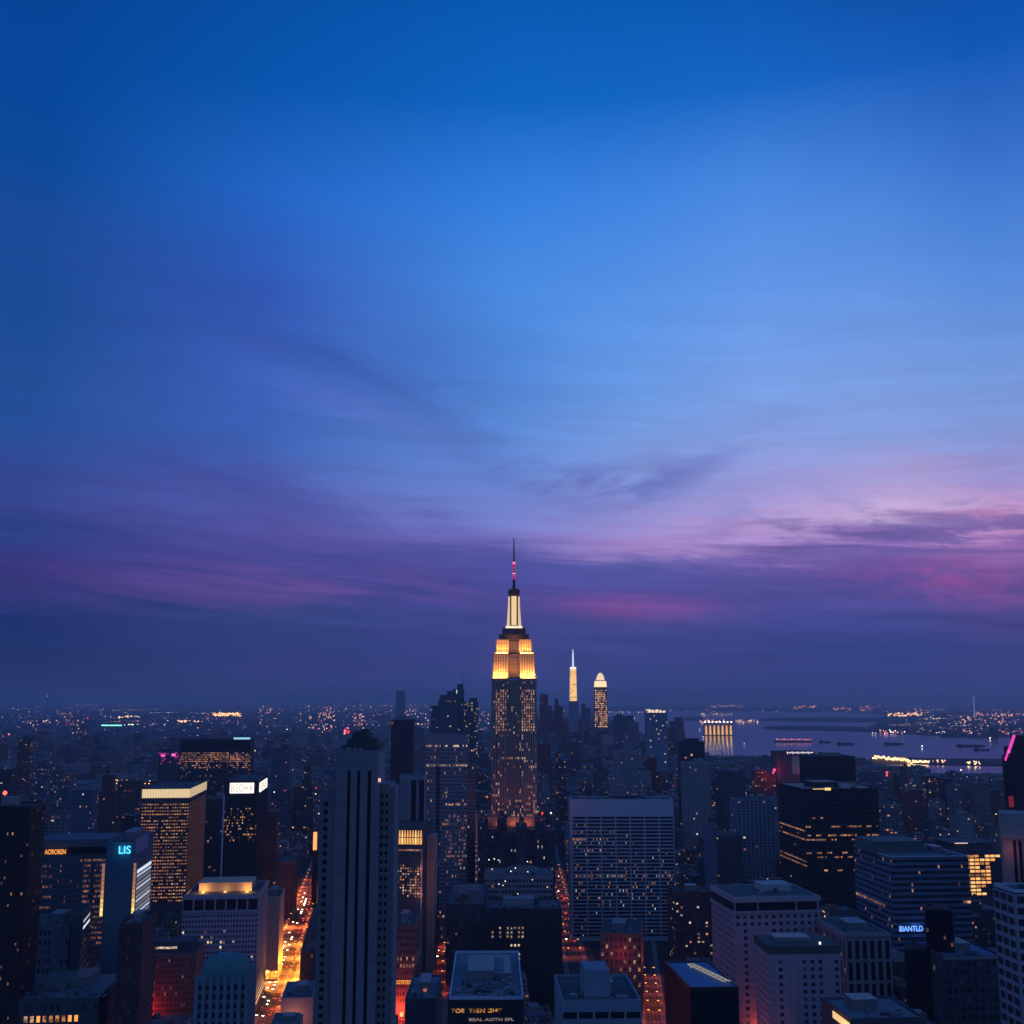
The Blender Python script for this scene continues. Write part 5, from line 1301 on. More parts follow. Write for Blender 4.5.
# the open water and its shore stay in view: (px0, px1, lowest water row, distance)
for p0, p1, pv_ in ((596, 640, 722), (640, 668, 738), (668, 700, 752), (700, 790, 756), (790, 868, 758), (868, 932, 766), (932, 1003, 774)):
    HEROES.append((p0, p1, 712, ground(512, pv_).y, pv_, [(9e5, 9e5), (9e5 + 1, 9e5), (9e5, 9e5 + 1)], ''))
blocks = []
def add_block(x, y, w, d, h, th=GTH):
    c, n = math.cos(th), math.sin(th)
    fp = [(x + a * c - b_ * n, y + a * n + b_ * c) for a, b_ in ((0, 0), (w, 0), (w, d), (0, d))]
    cx, cy_ = sum(p[0] for p in fp) / 4, sum(p[1] for p in fp) / 4
    if any(inside(WPOLY, p) for p in fp): return
    P = [proj((p[0], p[1], 0)) for p in fp]
    if max(p[0] for p in P) < -90 or min(p[0] for p in P) > 1114: return
    hh = fit_height(0, 0, 0, 0, h, fp)
    if hh is None: return
    if hh < 9: return
    blocks.append((cy_, x, y, w, d, min(h, hh) if hh >= h else hh * rg.uniform(.82, 1.0), th, fp))
# lots in the nearer city
AV, ST = 190.0, 78.0
j = 0; v = 620.0
while v < 6800:
    u = -3200.0; row = int(v / ST)
    far = v > 2600
    while u < 3600:
        Wl = rg.uniform(13, 34) * (2.0 if far else 1.0)
        x = u * gc - v * gs; y = u * gs + v * gc
        # avenues
        m = (u + 40) % AV
        if m > AV - 24: u += 24; continue
        Wl = min(Wl, AV - 24 - m + 1)
        if Wl < 9: u += Wl + 1; continue
        if abs(x) < .52 * y + 120:
            px = 512 + F * x / max(y, 1)
            core_ = math.exp(-((x + 150) / 900.0) ** 2)
            base = rg.uniform(24, 62) if not far else rg.uniform(16, 44)
            if rg.random() < .20 and v > 1000: base *= rg.uniform(1.4, 2.3)
            if v > 2800 and rg.random() < .05: base *= 1.6
            if 4700 < v < 6000 and 520 < px < 680: base = rg.uniform(60, 190)
            if 3000 < v < 4700 and 400 < px < 760: base *= 1.35
            D = (ST - 16) / 2 if not far else ST - 18
            for k in range(2 if not far else 1):
                oy = k * (D + 1)
                hh = base * rg.uniform(.6, 1.15)
                add_block(x - oy * gs, y + oy * gc, Wl - 1.2, D - 1.0, hh)
        u += Wl
    v += ST
# big individual towers seen above the rooftops
TW = [(15, 32, 738, 2600), (36, 48, 762, 2100), (58, 70, 770, 2000), (72, 92, 790, 1500), (95, 118, 775, 1700), (118, 140, 782, 1600), (272, 290, 748, 2200), (300, 314, 766, 2000),
      (262, 278, 812, 1300), (283, 312, 846, 1380), (540, 548, 694, 5000), (548, 552, 706, 4800), (555, 563, 699, 5100), (582, 590, 704, 5000), (614, 634, 716, 3900), (626, 640, 722, 3600),
      (478, 490, 740, 1900), (536, 552, 744, 2700), (556, 566, 752, 2300), (664, 680, 728, 3700), (610, 640, 752, 2300), (860, 885, 772, 2300), (905, 925, 790, 1900), (925, 950, 776, 2300), (950, 972, 772, 2500), (972, 1000, 790, 1800),
      (884, 905, 806, 1500), (930, 950, 822, 1400), (0, 12, 770, 1700), (45, 66, 812, 1300), (112, 141, 816, 1350), (700, 716, 756, 2500), (754, 776, 770, 2200), (640, 664, 758, 2100), (500, 520, 828, 1220), (528, 548, 832, 1240)]
for p0, p1, pt, Y in TW:
    a = at(p0, pt, Y); bq = at(p1, pt, Y); add_block(a.x, a.y, bq.x - a.x, rg.uniform(22, 34), a.z, math.radians(3))
    if blocks and blocks[-1][1] == a.x:
        q = blocks[-1]; lim = a.z; blocks[-1] = q[:5] + (lim,) + q[6:]
# drop lots that stand inside the placed towers
tws = blocks[-len(TW):]
def okb(q): return q in tws or not any(abs(q[1] - t_[1]) < 90 and abs(q[2] - t_[2]) < 90 and convex_hit(q[7], t_[7]) for t_ in tws)
blocks = [q for q in blocks if okb(q)]
blocks.sort(key=lambda q: q[0])
# visible area, nearest first
sky_ = np.full(1200, 1024.0); ev = []
hs = sorted(HEROES, key=lambda q: q[3]); hi_ = 0
scored = []
for q in blocks:
    while hi_ < len(hs) and hs[hi_][3] < q[0]:
        e = hs[hi_]; a, b_ = int(max(0, e[0] + 60)), int(max(0, min(1199, e[1] + 60))); sky_[a:b_] = np.minimum(sky_[a:b_], e[2] + 2); hi_ += 1
    P = [proj((p[0], p[1], q[5])) for p in q[7]]
    a, b_ = min(p[0] for p in P) + 60, max(p[0] for p in P) + 60; a, b_ = int(max(0, a)), int(min(1199, b_ + 1)); top = min(p[1] for p in P)
    vis = 0
    if b_ > a:
        aa, bb = max(a, 60), min(b_, 1084)
        if bb > aa: vis = float(np.clip(sky_[aa:bb] - top, 0, None).sum())
        sky_[a:b_] = np.minimum(sky_[a:b_], top + 1)
    scored.append((vis, q))
scored.sort(key=lambda t_: -t_[0])
NIND = 300 - len(HEROES) + 7
ind = [q for v_, q in scored[:NIND] if v_ > 12]; rest = [q for v_, q in scored if not (v_ > 12 and q in ind[:0])]
inds = set(id(q) for q in ind); rest = [q for v_, q in scored if id(q) not in inds]

class CB:      # city block mesh with window bays in the uv map, wall tint and lit share in colour attributes
    def __init__(s): s.v, s.f, s.uv, s.t, s.g = [], [], [], [], []
    def box(s, O, th, x0, x1, y0, y1, z0, z1, tint, lit, gl, bay=3.4, flr=3.7, sd=0):
        c, n = math.cos(th), math.sin(th); k = len(s.v)
        for z in (z0, z1):
            for x, y in ((x0, y0), (x1, y0), (x1, y1), (x0, y1)): s.v.append((O[0] + x * c - y * n, O[1] + x * n + y * c, z))
        dims = (x1 - x0, y1 - y0, x1 - x0, y1 - y0)
        nf = max(1, round((z1 - z0) / flr))
        for q in range(4):
            nb = max(1, round(dims[q] / bay)); o = sd * 37 + q * 211
            s.f.append((k + q, k + (q + 1) % 4, k + 4 + (q + 1) % 4, k + 4 + q)); s.uv += [(o, sd % 97), (o + nb, sd % 97), (o + nb, sd % 97 + nf), (o, sd % 97 + nf)]
            s.t += [(*tint, lit)] * 4; s.g += [(*gl, 1)] * 4
        s.f.append((k + 4, k + 5, k + 6, k + 7)); s.uv += [(0, 0)] * 4; s.t += [(.11 + tint[0] * .3, .13 + tint[1] * .3, .14 + tint[2] * .3, 0)] * 4; s.g += [(0, 0, 0, 1)] * 4
    def build(s, name, parent=None):
        me = bpy.data.meshes.new(name); me.from_pydata(s.v, [], s.f); me.materials.append(CITY)
        u = me.uv_layers.new(name='bays'); u.data.foreach_set('uv', np.array(s.uv, dtype=np.float32).ravel())
        for nm, dat in (('tint', s.t), ('glow', s.g)):
            at__ = me.attributes.new(nm, 'FLOAT_COLOR', 'CORNER'); at__.data.foreach_set('color', np.array(dat, dtype=np.float32).ravel())
        return link(name, me, parent)
TONES = [('grey stone', (.16, .17, .19)), ('dark', (.06, .065, .08)), ('brown brick', (.13, .09, .08)), ('red brick', (.16, .07, .065)), ('pale concrete', (.24, .25, .27)), ('blue-grey', (.10, .13, .18)), ('tan brick', (.20, .16, .14))]
def body(cb, q, sd, tone, near=False):
    _, x, y, w, d, h, th, fp = q; r = random.Random(sd)
    lit = r.choice([.03, .05, .07, .12, .22]) * (1.0 if _ < 2400 else .45 if _ > 3200 else .7); gl = r.choice([(1, .85, .7), (1, .7, .5), (1, 1, 1), (.8, .5, .5)])
    gl = tuple(g * (.9 if near else 1.1) for g in gl)
    bay = r.choice([2.6, 3.2, 4.0, 5.5]); fl_ = r.choice([3.4, 3.8, 4.2])
    O = (x, y); kind = r.randrange(4)
    if kind == 0 or h < 26 or w < 14: cb.box(O, th, 0, w, 0, d, 0, h, tone, lit, gl, bay, fl_, sd); tz, ar = h, (0, w, 0, d)
    elif kind == 1:
        a = r.uniform(.6, .85); i = w * r.uniform(.1, .2)
        cb.box(O, th, 0, w, 0, d, 0, h * a, tone, lit, gl, bay, fl_, sd); cb.box(O, th, i, w - i * r.uniform(.3, 1), i * .6, d - 1, h * a, h, tone, lit, gl, bay, fl_, sd + 5); tz, ar = h, (i, w - i, i * .6, d - 1)
    elif kind == 2:
        i = w * .14
        cb.box(O, th, 0, w, 0, d, 0, h * .62, tone, lit, gl, bay, fl_, sd); cb.box(O, th, i, w - i, 2, d - 1, h * .62, h * .84, tone, lit, gl, bay, fl_, sd + 5); cb.box(O, th, 2 * i, w - 2 * i, 4, d - 3, h * .84, h, tone, lit, gl, bay, fl_, sd + 9); tz, ar = h, (2 * i, w - 2 * i, 4, d - 3)
    else:
        k = r.uniform(.35, .65) * w
        cb.box(O, th, 0, k, 0, d, 0, h, tone, lit, gl, bay, fl_, sd); cb.box(O, th, k, w, 1.5, d, 0, h * r.uniform(.75, .95), tone, lit, gl, bay, fl_, sd + 3); tz, ar = h, (0, k, 0, d)
    return tz, ar, r
def landmarks():
    return [(((q[0] + q[1]) / 2), (q[2] + q[4]) / 2, q[6]) for q in HEROES if q[6] and len(q[6]) < 60]
LM = landmarks(); seen = {}
ORD = ['nearest', 'second nearest', 'third nearest', 'fourth nearest', 'fifth nearest', 'sixth nearest', 'seventh nearest', 'eighth nearest', 'ninth nearest', 'tenth nearest', 'eleventh nearest', 'twelfth nearest', 'thirteenth nearest', 'fourteenth nearest']
todo = []
for q in ind:
    _, x, y, w, d, h, th, fp = q; sd = int(abs(x * 13 + y * 7)) % 100000
    r0_ = random.Random(sd + 1); tn, tone = r0_.choice(TONES)
    O = empty('city_block' if h < 60 else 'mid_rise_tower', (x, y, 0), th)
    cb = CB(); q2 = (q[0], 0, 0, w, d, h, 0.0, fp); tz, ar, r = body(cb, q2, sd, tone, True)
    cb.build('wall', O)
    x0, x1, y0, y1 = ar; W_, D_ = x1 - x0, y1 - y0
    near = q[0] < 2200; feat = ''
    if W_ > 6 and D_ > 6:
        t_ = .6; m = MB(); p = tz + 1.0
        if near:
            m.box(x0, x1, y0, y0 + t_, tz, p).box(x0, x1, y1 - t_, y1, tz, p).box(x0, x0 + t_, y0 + t_, y1 - t_, tz, p).box(x1 - t_, x1, y0 + t_, y1 - t_, tz, p)
            m.build('parapet', DARKS if r.random() < .5 else STONE, O)
        a, b2 = x0 + W_ * r.uniform(.1, .5), y0 + D_ * r.uniform(.15, .5)
        MB().box(a, a + W_ * r.uniform(.25, .42), b2, b2 + D_ * r.uniform(.25, .45), tz + .01, tz + r.uniform(2.5, 6)).build('rooftop_room', r.choice([DARKS, STONE, METAL, RED]), O)
        if near:
            for k in range(r.randint(3, 8)):
                ux, uy = r.uniform(x0 + 1, x1 - 4), r.uniform(y0 + 1, y1 - 4); a_ = r.uniform(1.2, 2.8)
                MB().box(ux, ux + a_, uy, uy + a_ * .8, tz + .012, tz + r.uniform(1, 2)).build('roof_unit', r.choice([METAL, ROOFL]), O)
            if r.random() < .45: water_tank(O, x0 + W_ * r.uniform(.2, .8), y0 + D_ * .2, tz + .01, r.uniform(1.5, 2.2)); feat = ' with roof tank'
            if r.random() < .22:
                MB().box(x0 + W_ * .4, x0 + W_ * .4 + .6, y0 + .8, y0 + 1.4, tz, tz + 1.6).build('roof_lamp', r.choice([glow('lamp_white', (1, 1, 1), 1), LIT[3], LIT[0]]), O)
    P = proj((x + w / 2, y, h * .9)); best = min(LM, key=lambda l: math.hypot(l[0] - P[0], (l[1] - P[1])))
    dx, dy = P[0] - best[0], P[1] - best[1]
    side = ('left of' if dx < 0 else 'right of') if abs(dx) > abs(dy) else ('above' if dy < 0 else 'below')
    hw = 'low' if h < 40 else 'mid-height' if h < 80 else 'tall'
    todo.append((O, (hw, tn, feat, side, best[2]), math.hypot(dx, dy)))
    tag(O, None, 'building', 'ordinary city blocks filling the streets')
todo.sort(key=lambda t_: t_[2])
tot = {}
for O, key, dd in todo: tot[key] = tot.get(key, 0) + 1
for O, key, dd in todo:
    k = seen.get(key, 0); seen[key] = k + 1
    hw, tn, feat, side, lm = key
    O['label'] = ('%s %s block%s, %s %s' % (hw, tn, feat, side, lm)) if tot[key] == 1 else ('%s of the %s %s blocks%s %s %s' % (ORD[min(k, 13)], hw, tn, feat, side, lm))
def shorten(t_):
    w = t_.split()
    if len(w) > 16: t_ = t_.replace(' with roof tank', ''); w = t_.split()
    if len(w) > 16: t_ = t_.replace('mid-height ', 'medium '); w = [x for x in t_.split() if x not in ('the',)]
    return ' '.join(w[:16]) if len(w) > 16 else ' '.join(w)
for O, key, dd in todo: O['label'] = shorten(O['label'])
# all the others, thousands of roofs running off to the horizon
cb = CB()
for k, q in enumerate(rest): body(cb, q, (k * 31) % 90000, TONES[rg.randrange(len(TONES))][1])
v = 6800.0
while v < 26000:
    st_ = 130 + (v - 6800) * .03; u = -.52 * v
    while u < .52 * v:
        x, y = u + rg.uniform(-40, 40), v + rg.uniform(-40, 40); w = rg.uniform(30, 110) * (1 + v / 20000)
        h = rg.uniform(7, 20) if rg.random() > .05 else rg.uniform(25, 75)
        if not inside(WPOLY, (x, y)) and not inside(WPOLY, (x + w, y)) and rg.random() < .8:
            q = (y, x, y, w, rg.uniform(20, 60), h, GTH, None)
            T = TONES[rg.randrange(len(TONES))][1]; cb.box((x, y), GTH, 0, w, 0, q[4], 0, h, T, rg.choice([.02, .04, .1]), (1, .8, .6), 6, 5, rg.randrange(9999))
        u += st_ * rg.uniform(1.1, 2.6)
    v += st_
o = cb.build('distant_buildings'); tag(o, 'thousands of small dim roofs running away to the horizon', 'buildings', kind='stuff')

# ================================================================ LIGHTS OF THE FAR CITY
LM_ = {'amber': glow('far_amber', (1, .42, .16), 3.36), 'warm': glow('far_warm', (1, .62, .38), 2.64), 'pink': glow('far_pink', (1, .24, .30), 2.16), 'red': glow('far_red', (1, .06, .10), 2.88),
       'white': glow('far_white', (1, .88, .78), 3.12), 'cool': glow('far_cool', (.55, .85, 1), 2.64), 'dim': glow('far_dim', (.9, .45, .45), 1.08), 'gold': glow('far_gold', (1, .62, .22), 4.32), 'teal': glow('far_teal', (.25, .9, .7), 2.40)}
far = {k: MB() for k in LM_}
def spot(px, py, size, col, asp=1.0, zup=8.0, mb=None):
    """a lamp cluster standing on the ground where the picture shows it; size in picture pixels turned to metres there"""
    g = ground(px, max(py, 701.2)); Y = g.y * (1 - zup / HC); p = at(px, py, Y)
    s_ = size * Y / F / 2; m = (mb or far[col]); n = len(m.v); X_, Z_ = s_ * asp, s_
    x, y, z = p.x, Y, max(p.z, Z_ + .5)
    m.v += [(x - X_, y, z), (x + X_, y, z), (x, y - X_, z), (x, y + X_, z), (x, y, z - Z_), (x, y, z + Z_)]
    m.f += [tuple(n + i for i in q) for q in ((0, 2, 5), (2, 1, 5), (1, 3, 5), (3, 0, 5), (2, 0, 4), (1, 2, 4), (3, 1, 4), (0, 3, 4))]
rf = random.Random(77)
def cloud(x0, x1, y0, y1, n, cols_, s0=.5, s1=1.3, asp=1.2):
    for _ in range(n): spot(rf.uniform(x0, x1), rf.uniform(y0, y1), rf.uniform(s0, s1), rf.choice(cols_), asp)
ALL = ['amber', 'warm', 'pink', 'dim', 'dim', 'white', 'dim', 'dim']
cloud(0, 1024, 704, 712, 330, ALL, .35, .9)
cloud(0, 640, 709, 725, 320, ALL, .45, 1.0)
cloud(0, 500, 720, 745, 150, ALL, .5, 1.1)
cloud(30, 60, 720.5, 723.5, 12, ['pink', 'warm', 'white']); cloud(64, 88, 712, 735, 40, ['pink', 'amber', 'red', 'dim']); cloud(2, 9, 733, 738, 6, ['red', 'pink'], 1, 2)
cloud(119, 139, 716, 718, 22, ['warm', 'gold'], .9, 1.6, 1.6); cloud(124, 138, 724, 725.5, 12, ['white', 'dim'], .6, 1, 1.6); cloud(140, 168, 724, 726, 10, ['dim', 'white'], .5, .9)
cloud(93, 108, 742, 744, 12, ['pink', 'cool'], .9, 1.4); cloud(117, 128, 743, 745.5, 14, ['white'], .9, 1.4); cloud(176, 202, 720, 722, 30, ['amber', 'warm'], .8, 1.4, 1.6)
cloud(212, 242, 713.4, 716, 60, ['amber', 'amber', 'gold'], .9, 1.6, 2.0); cloud(205, 245, 712, 722, 30, ['amber', 'pink'], .6, 1); cloud(258, 272, 706, 716, 20, ['warm', 'pink'], .6, 1.1)
cloud(308, 336, 706, 728, 80, ['amber', 'warm', 'pink'], .6, 1.2); cloud(318, 368, 728, 746, 60, ['pink', 'red', 'warm', 'dim'], .7, 1.4); cloud(343, 352, 728, 736, 12, ['red', 'pink'], 1.4, 2.6)
cloud(330, 500, 704, 716, 130, ['amber', 'warm', 'pink', 'dim'], .5, 1.2); cloud(352, 365, 714, 728, 20, ['pink', 'amber'], .9, 1.5); cloud(405, 428, 710, 735, 40, ['warm', 'white', 'dim'], .6, 1.1)
cloud(464, 480, 698, 735, 40, ['warm', 'pink', 'white'], .6, 1.2); cloud(150, 330, 735, 800, 60, ['dim', 'warm', 'white', 'pink'], .6, 1.0)
cloud(560, 567, 719, 723, 14, ['amber', 'warm'], 1, 1.9); cloud(645, 662, 709.4, 711, 24, ['white', 'warm'], .9, 1.4, 1.4); cloud(698, 732, 713, 716, 34, ['warm', 'dim'], .5, .9); cloud(700, 732, 720, 722.5, 26, ['warm', 'amber'], .8, 1.2)
cloud(735, 758, 720, 722.3, 24, ['amber', 'warm'], .6, 1.0); cloud(706, 745, 705, 707.5, 36, ['warm', 'amber'], .5, .9, 1.5); cloud(794, 816, 706, 708.5, 26, ['amber', 'pink'], .7, 1.1, 1.6)
cloud(832, 852, 708, 710, 24, ['amber', 'pink'], .6, 1.1, 1.4); cloud(860, 878, 706, 711, 24, ['amber', 'pink'], .6, 1.1, 1.4); cloud(888, 924, 713, 716, 60, ['amber', 'warm', 'gold'], .7, 1.3, 1.8); cloud(905, 932, 709, 713, 24, ['amber', 'pink'], .6, 1)
cloud(930, 945, 715, 719, 16, ['warm', 'white'], .7, 1.2); cloud(975, 1024, 713, 716, 60, ['warm', 'amber', 'pink'], .6, 1.1, 1.4); cloud(960, 1004, 716, 734, 110, ['pink', 'warm', 'amber', 'dim', 'white'], .6, 1.2); cloud(905, 965, 717, 734, 50, ['dim', 'warm'], .5, .9); cloud(1000, 1024, 715, 735, 50, ['pink', 'dim', 'warm'], .6, 1.1)
cloud(872, 906, 730, 733.5, 26, ['white', 'pink', 'warm'], .9, 1.4); cloud(906, 960, 731, 733, 10, ['white', 'dim'], .7, 1.1)
for x, y in ((922, 746), (990, 738), (834, 754), (961, 770), (963, 776), (962, 773)): spot(x, y, 1.6, 'white')
cloud(927, 946, 760, 763, 14, ['pink', 'amber', 'white'], .8, 1.5, 1.4); cloud(967, 982, 761, 764, 14, ['gold', 'warm'], .8, 1.5, 1.4); [spot(rf.uniform(880, 894), rf.uniform(772, 778), rf.uniform(1.0, 2.2), 'red', 1, 75) for _ in range(9)]; [spot(rf.uniform(115, 150), rf.uniform(780, 784), 1.0, 'amber', 1.3, 75) for _ in range(18)]; [spot(rf.uniform(240, 330), rf.uniform(745, 830), 1.2, rf.choice(['white', 'warm', 'dim', 'red']), 1, 90) for _ in range(26)]; [spot(rf.uniform(480, 560), rf.uniform(832, 900), 1.1, rf.choice(['white', 'warm', 'cool']), 1, 95) for _ in range(22)]
for _ in range(46):      # strings of lamps along far streets and shores
    y = 703.5 + rf.random() ** 1.6 * 26; x = rf.uniform(0, 620) if rf.random() < .75 else rf.uniform(880, 1010); n_ = rf.randint(6, 22); dx = rf.uniform(1.6, 3.2); c_ = rf.choice(ALL + ['amber', 'warm', 'cool']); sl = rf.uniform(-.03, .03)
    for i in range(n_):
        if rf.random() < .85: spot(x + i * dx, y + i * dx * sl, rf.uniform(.4, .8), c_, 1.1)
# scattered street-level lamps over the mid city
cloud(20, 400, 745, 800, 90, ['dim', 'dim', 'warm', 'white', 'pink'], .6, 1.2, 1.0)
cloud(540, 780, 725, 780, 60, ['dim', 'warm', 'dim', 'white'], .6, 1.1, 1.0)
allv, allf, mi, ms = [], [], [], []
for k, m in far.items():
    n = len(allv); allv += m.v; allf += [tuple(n + i for i in f) for f in m.f]; mi += [len(ms)] * len(m.f); ms.append(LM_[k])
me = bpy.data.meshes.new('far_lights'); me.from_pydata(allv, [], allf); [me.materials.append(m) for m in ms]; me.polygons.foreach_set('material_index', mi)
tag(link('far_lights', me), 'countless tiny amber, pink and white lamps across the far city', 'city lights', kind='stuff')

# --- single far landmarks by the water
def far_thing(name, label, cat, px, py, Yfrac=1.0):
    g = ground(px, py); return empty(name, (g.x, g.y, 0)), g.y
R, Y = far_thing('waterfront_hall', 'row of glowing gold columns made in place of lamp reflections on the harbour', 'building', 719, 735.5)
tag(R, 'row of glowing gold columns made in place of lamp reflections on the harbour', 'building'); k = Y / F
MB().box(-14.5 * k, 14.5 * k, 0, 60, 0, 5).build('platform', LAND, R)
for i in range(7): MB().box((-13.3 + i * 4.05) * k, (-11.2 + i * 4.05) * k, 5, 15, 5, 9.6 * k, .35 * k, 0).build('lit_column', glow('column_gold', (1, .50, .18), 1.1), R)  # glowing boxes shaped as the gold reflection streaks of the harbour lamps
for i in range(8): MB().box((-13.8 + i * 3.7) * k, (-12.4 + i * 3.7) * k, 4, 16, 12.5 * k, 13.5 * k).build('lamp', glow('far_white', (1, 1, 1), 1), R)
MB().box(-14 * k, 14 * k, 20, 50, 5, 12.5 * k).build('hall', surf('hall_wall', (.08, .08, .12), .9), R)  # made-up block backing the streak columns
R, Y = far_thing('lit_pier', '', '', 794, 742); tag(R, 'low pier with a row of pinkish-red lamps out on the water', 'pier'); k = Y / F
MB().box(-18 * k, 18 * k, 0, 40, 0, 1.2 * k).build('deck', LAND, R)
for i in range(15): MB().lathe([(.2 * k, 0), (.75 * k, .6 * k), (.2 * k, 1.6 * k)], (-16.5 + i * 2.35) * k, -2, 6, 1.2 * k + rf.uniform(0, .8) * k).build('lamp', glow('pier_pink', (1, .16, .24), 1.1) if i % 3 else glow('pier_peach', (1, .55, .5), 1.2), R)
R, Y = far_thing('ferry_terminal', '', '', 900, 763.5); tag(R, 'brilliantly yellow-lit terminal building on the near shore of the harbour', 'terminal'); k = Y / F
MB().box(-27 * k, 27 * k, 0, 60, 0, 3.2 * k).build('hall', surf('terminal_wall', (.2, .15, .10), .8), R)
rt = random.Random(4)
for i in range(64):
    t_ = i / 64; x = (-27 + 54 * t_) * k; yy = 6.2 - 3.6 * t_ + rt.uniform(-1.2, 1.2) if t_ < .62 else 2.6 + rt.uniform(-1.6, .8)
    if .66 < t_: yy -= .8
    MB().box(x, x + rt.uniform(.7, 1.9) * k, -8, -3, max(.2, yy - .9) * k, max(1, yy + rt.uniform(0, 1.0)) * k).build('lit_window', glow('terminal_gold', (1, .62, .24), 2.6) if i % 3 else glow('terminal_pale', (1, .78, .48), 3.2), R)
MB().box(-24 * k, 10 * k, 2, 40, 3.2 * k, 6.4 * k, 3 * k, 0).build('roof', surf('terminal_wall', (0, 0, 0)), R)
R, Y = far_thing('tall_mast', '', '', 974.6, 716); tag(R, 'thin pale lit mast rising above the horizon at the far right', 'mast'); k = Y / F
MB().lathe([(1.0 * k, 0), (.55 * k, 8 * k), (.3 * k, 21 * k)], 0, 0, 6).build('shaft', glow('mast_pale', (.7, .68, .95), .42), R)
MB().lathe([(.5 * k, 0), (.9 * k, 1 * k), (.5 * k, 2 * k)], 0, 0, 6, 16 * k).build('platform', glow('mast_pale', (1, 1, 1), 1), R)
R, Y = far_thing('radio_mast', '', '', 46.5, 713); tag(R, 'faint thin mast on the horizon at the far left', 'mast'); k = Y / F
MB().lathe([(.5 * k, 0), (.3 * k, 16 * k)], 0, 0, 6).build('shaft', METAL, R); MB().lathe([(.2 * k, 0), (.6 * k, .5 * k), (.2 * k, 1 * k)], 0, 0, 6, 16 * k).build('beacon', LM_['pink'], R)
R, Y = far_thing('lit_hall', '', '', 111.5, 727); tag(R, 'long pale green-white strip of light near the left horizon', 'building'); k = Y / F
MB().box(-10 * k, 10 * k, 0, 60, 0, 1.0 * k).build('wall', LAND, R); MB().box(-10 * k, 10 * k, -3, 0, 1.0 * k, 2.2 * k).build('light_band', LM_['teal'], R)
# ships at anchor
for i, (x0, x1, y, lab) in enumerate(((885, 904, 744.5, 'dark long cargo ship, left one lying across the open water'), (958, 986, 746.5, 'longest dark cargo ship, lying near the magenta-striped tower'), (976, 990, 750.5, 'small dark barge just below the longest ship'), (820, 831, 742.5, 'dark barge behind the smaller black block'), (838, 855, 744.5, 'flat dark barge left of the cargo ships'))):
    g0_, g1_ = ground(x0, y), ground(x1, y); L = (g1_ - g0_).length; kk = g0_.y / F
    R = empty('cargo_ship' if 'cargo' in lab else 'barge', (g0_.x, g0_.y, .6)); tag(R, lab, 'ship' if 'cargo' in lab else 'barge', 'ships lying in the harbour')
    H = 1.1 * kk; n = 0
    v_ = [(0, 0, 0), (L * .96, 0, 0), (L, 14, H), (L * .96, 28, 0), (0, 28, 0), (-L * .02, 0, H), (L * .97, -2, H), (L * .97, 30, H), (-L * .02, 28, H)]
    me = bpy.data.meshes.new('hull'); me.from_pydata(v_, [], [(0, 1, 6, 5), (1, 2, 6), (1, 3, 2), (3, 7, 2), (3, 4, 8, 7), (4, 0, 5, 8), (5, 6, 2, 7, 8), (0, 4, 3, 1)]); me.materials.append(surf('hull_dark', (.02, .022, .03), .8)); link('hull', me, R)
    MB().box(L * .05, L * .18, 4, 24, H, H + .9 * kk).box(L * .07, L * .12, 8, 20, H + .9 * kk, H + 1.4 * kk).build('bridge', surf('hull_dark', (0, 0, 0)), R)
    if 'cargo' in lab: MB().box(L * .25, L * .85, 4, 24, H, H + .45 * kk).build('cargo', DARKS, R)
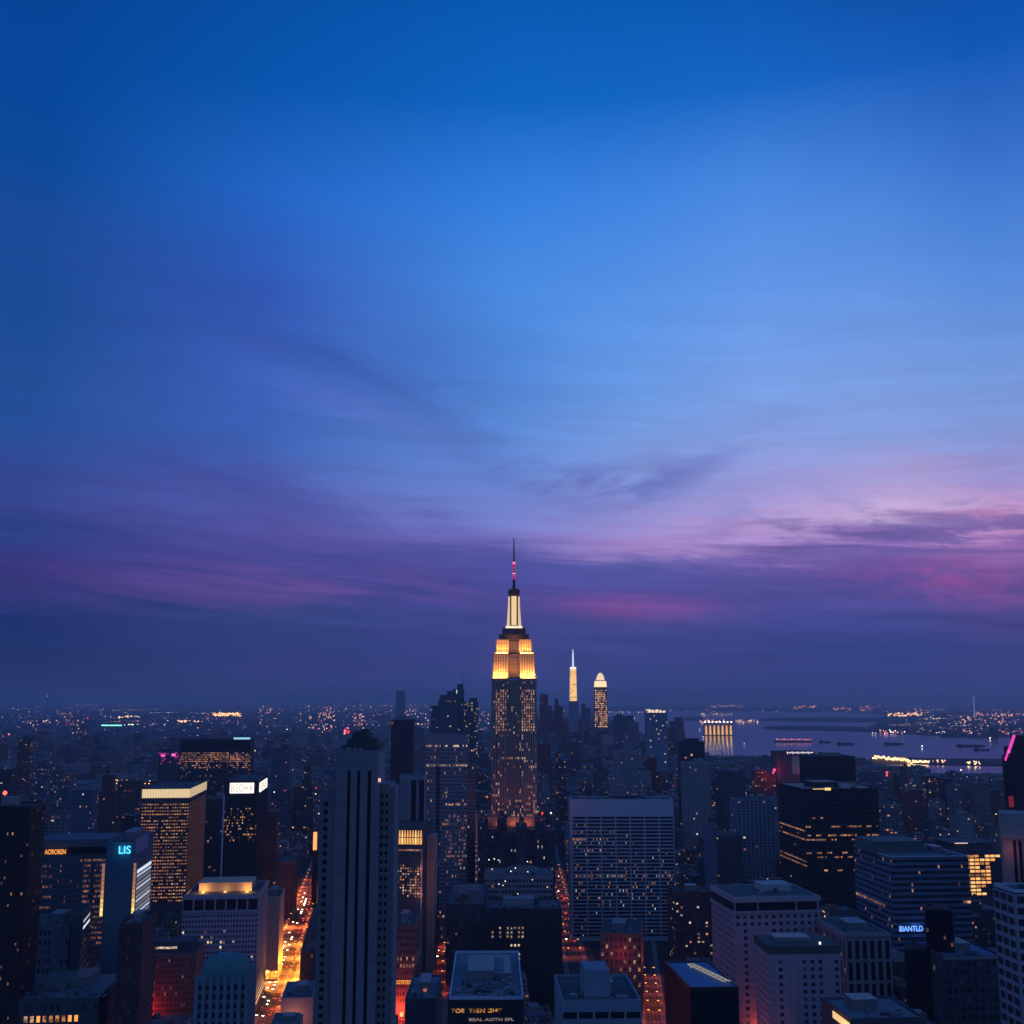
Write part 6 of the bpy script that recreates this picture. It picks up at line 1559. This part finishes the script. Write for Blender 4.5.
# magenta rooftop lights at the left and a few lamps near the foot of the spired tower
def beacon(px, py, Y, s_, mt, lab, nm='roof_beacon'):
    p = at(px, py, Y); R = empty(nm, (p.x, p.y, 0)); tag(R, lab, 'lamp mast')
    MB().lathe([(1.2, 0), (.6, p.z - s_)], 0, 0, 6).build('pole', BLACK, R)
    MB().lathe([(.2 * s_, -s_), (s_, -.2 * s_), (s_, .3 * s_), (.2 * s_, s_)], 0, 0, 8, p.z).build('lamp', mt, R); return R, p
R, p = beacon(5, 793, 1150, 2.2, glow('beacon_hot_red', (1, .12, .08), 2.5), 'hot red lamp high above the dark tower at the left edge'); light(R, (0, -4, p.z), (1, .03, .05), 9000, 1)
R, p = beacon(348, 732, 2400, 3.6, G_RED, 'soft red lamp behind the roof of the ribbed foreground tower')
for (x, y, s_, g_, lab) in ((487, 797, 1.6, LIT[0], 'orange lamp at the left foot of the spired tower'), (542, 813.5, 1.5, G_RED, 'red lamp at the right foot of the spired tower'), (551, 813, 1.0, glow('lamp_white', (1, 1, 1), 1), 'white lamp right of the red one at the foot of the spired tower'), (536, 812, 1.3, LIT[1], 'small warm lamp against the right foot of the spired tower')):
    R, p = beacon(x, y, 1270, s_, g_, lab); light(R, (0, -4, p.z), (1, .12, .05), 1200, 1)
# glow strip of the orange sign column right of the white-signed tower
R = empty('lit_column_sign', tuple(at(315, 845, 1500)[:2]) + (0,)); tag(R, 'slim orange neon column beside the left edge of the ribbed tower', 'sign')
zt, zb = at(315, 832, 1500).z, at(315, 850, 1500).z
MB().box(-3, 3, 0, 6, 0, zt + 2).build('pylon', BLACK, R); MB().box(-2.4, 2.4, -.4, 0, zb, zt).build('neon_panel', glow('neon_orange', (1, .34, .10), 1.6), R)

# ================================================================ HAZE
hz = MB().box(-71000, 71000, -9000, 71000, -1, 452).mesh('haze', None) if False else None
me = bpy.data.meshes.new('haze'); m = MB().box(-71000, 71000, -9000, 71000, -1, 452); me.from_pydata(m.v, [], m.f)
hm = bpy.data.materials.new('haze_air'); hm.use_nodes = True; t = hm.node_tree
for n in list(t.nodes): t.nodes.remove(n)
ho = t.nodes.new('ShaderNodeOutputMaterial'); pv = t.nodes.new('ShaderNodeVolumePrincipled')
pv.inputs['Color'].default_value = (.88, .84, .95, 1); pv.inputs['Density'].default_value = HAZE_D if 'HAZE_D' in globals() else 5.2e-5
pv.inputs['Anisotropy'].default_value = 0.45
t.links.new(pv.outputs[0], ho.inputs['Volume']); me.materials.append(hm)
tag(link('haze', me), 'thin blue evening haze over the whole city', 'haze', kind='stuff')
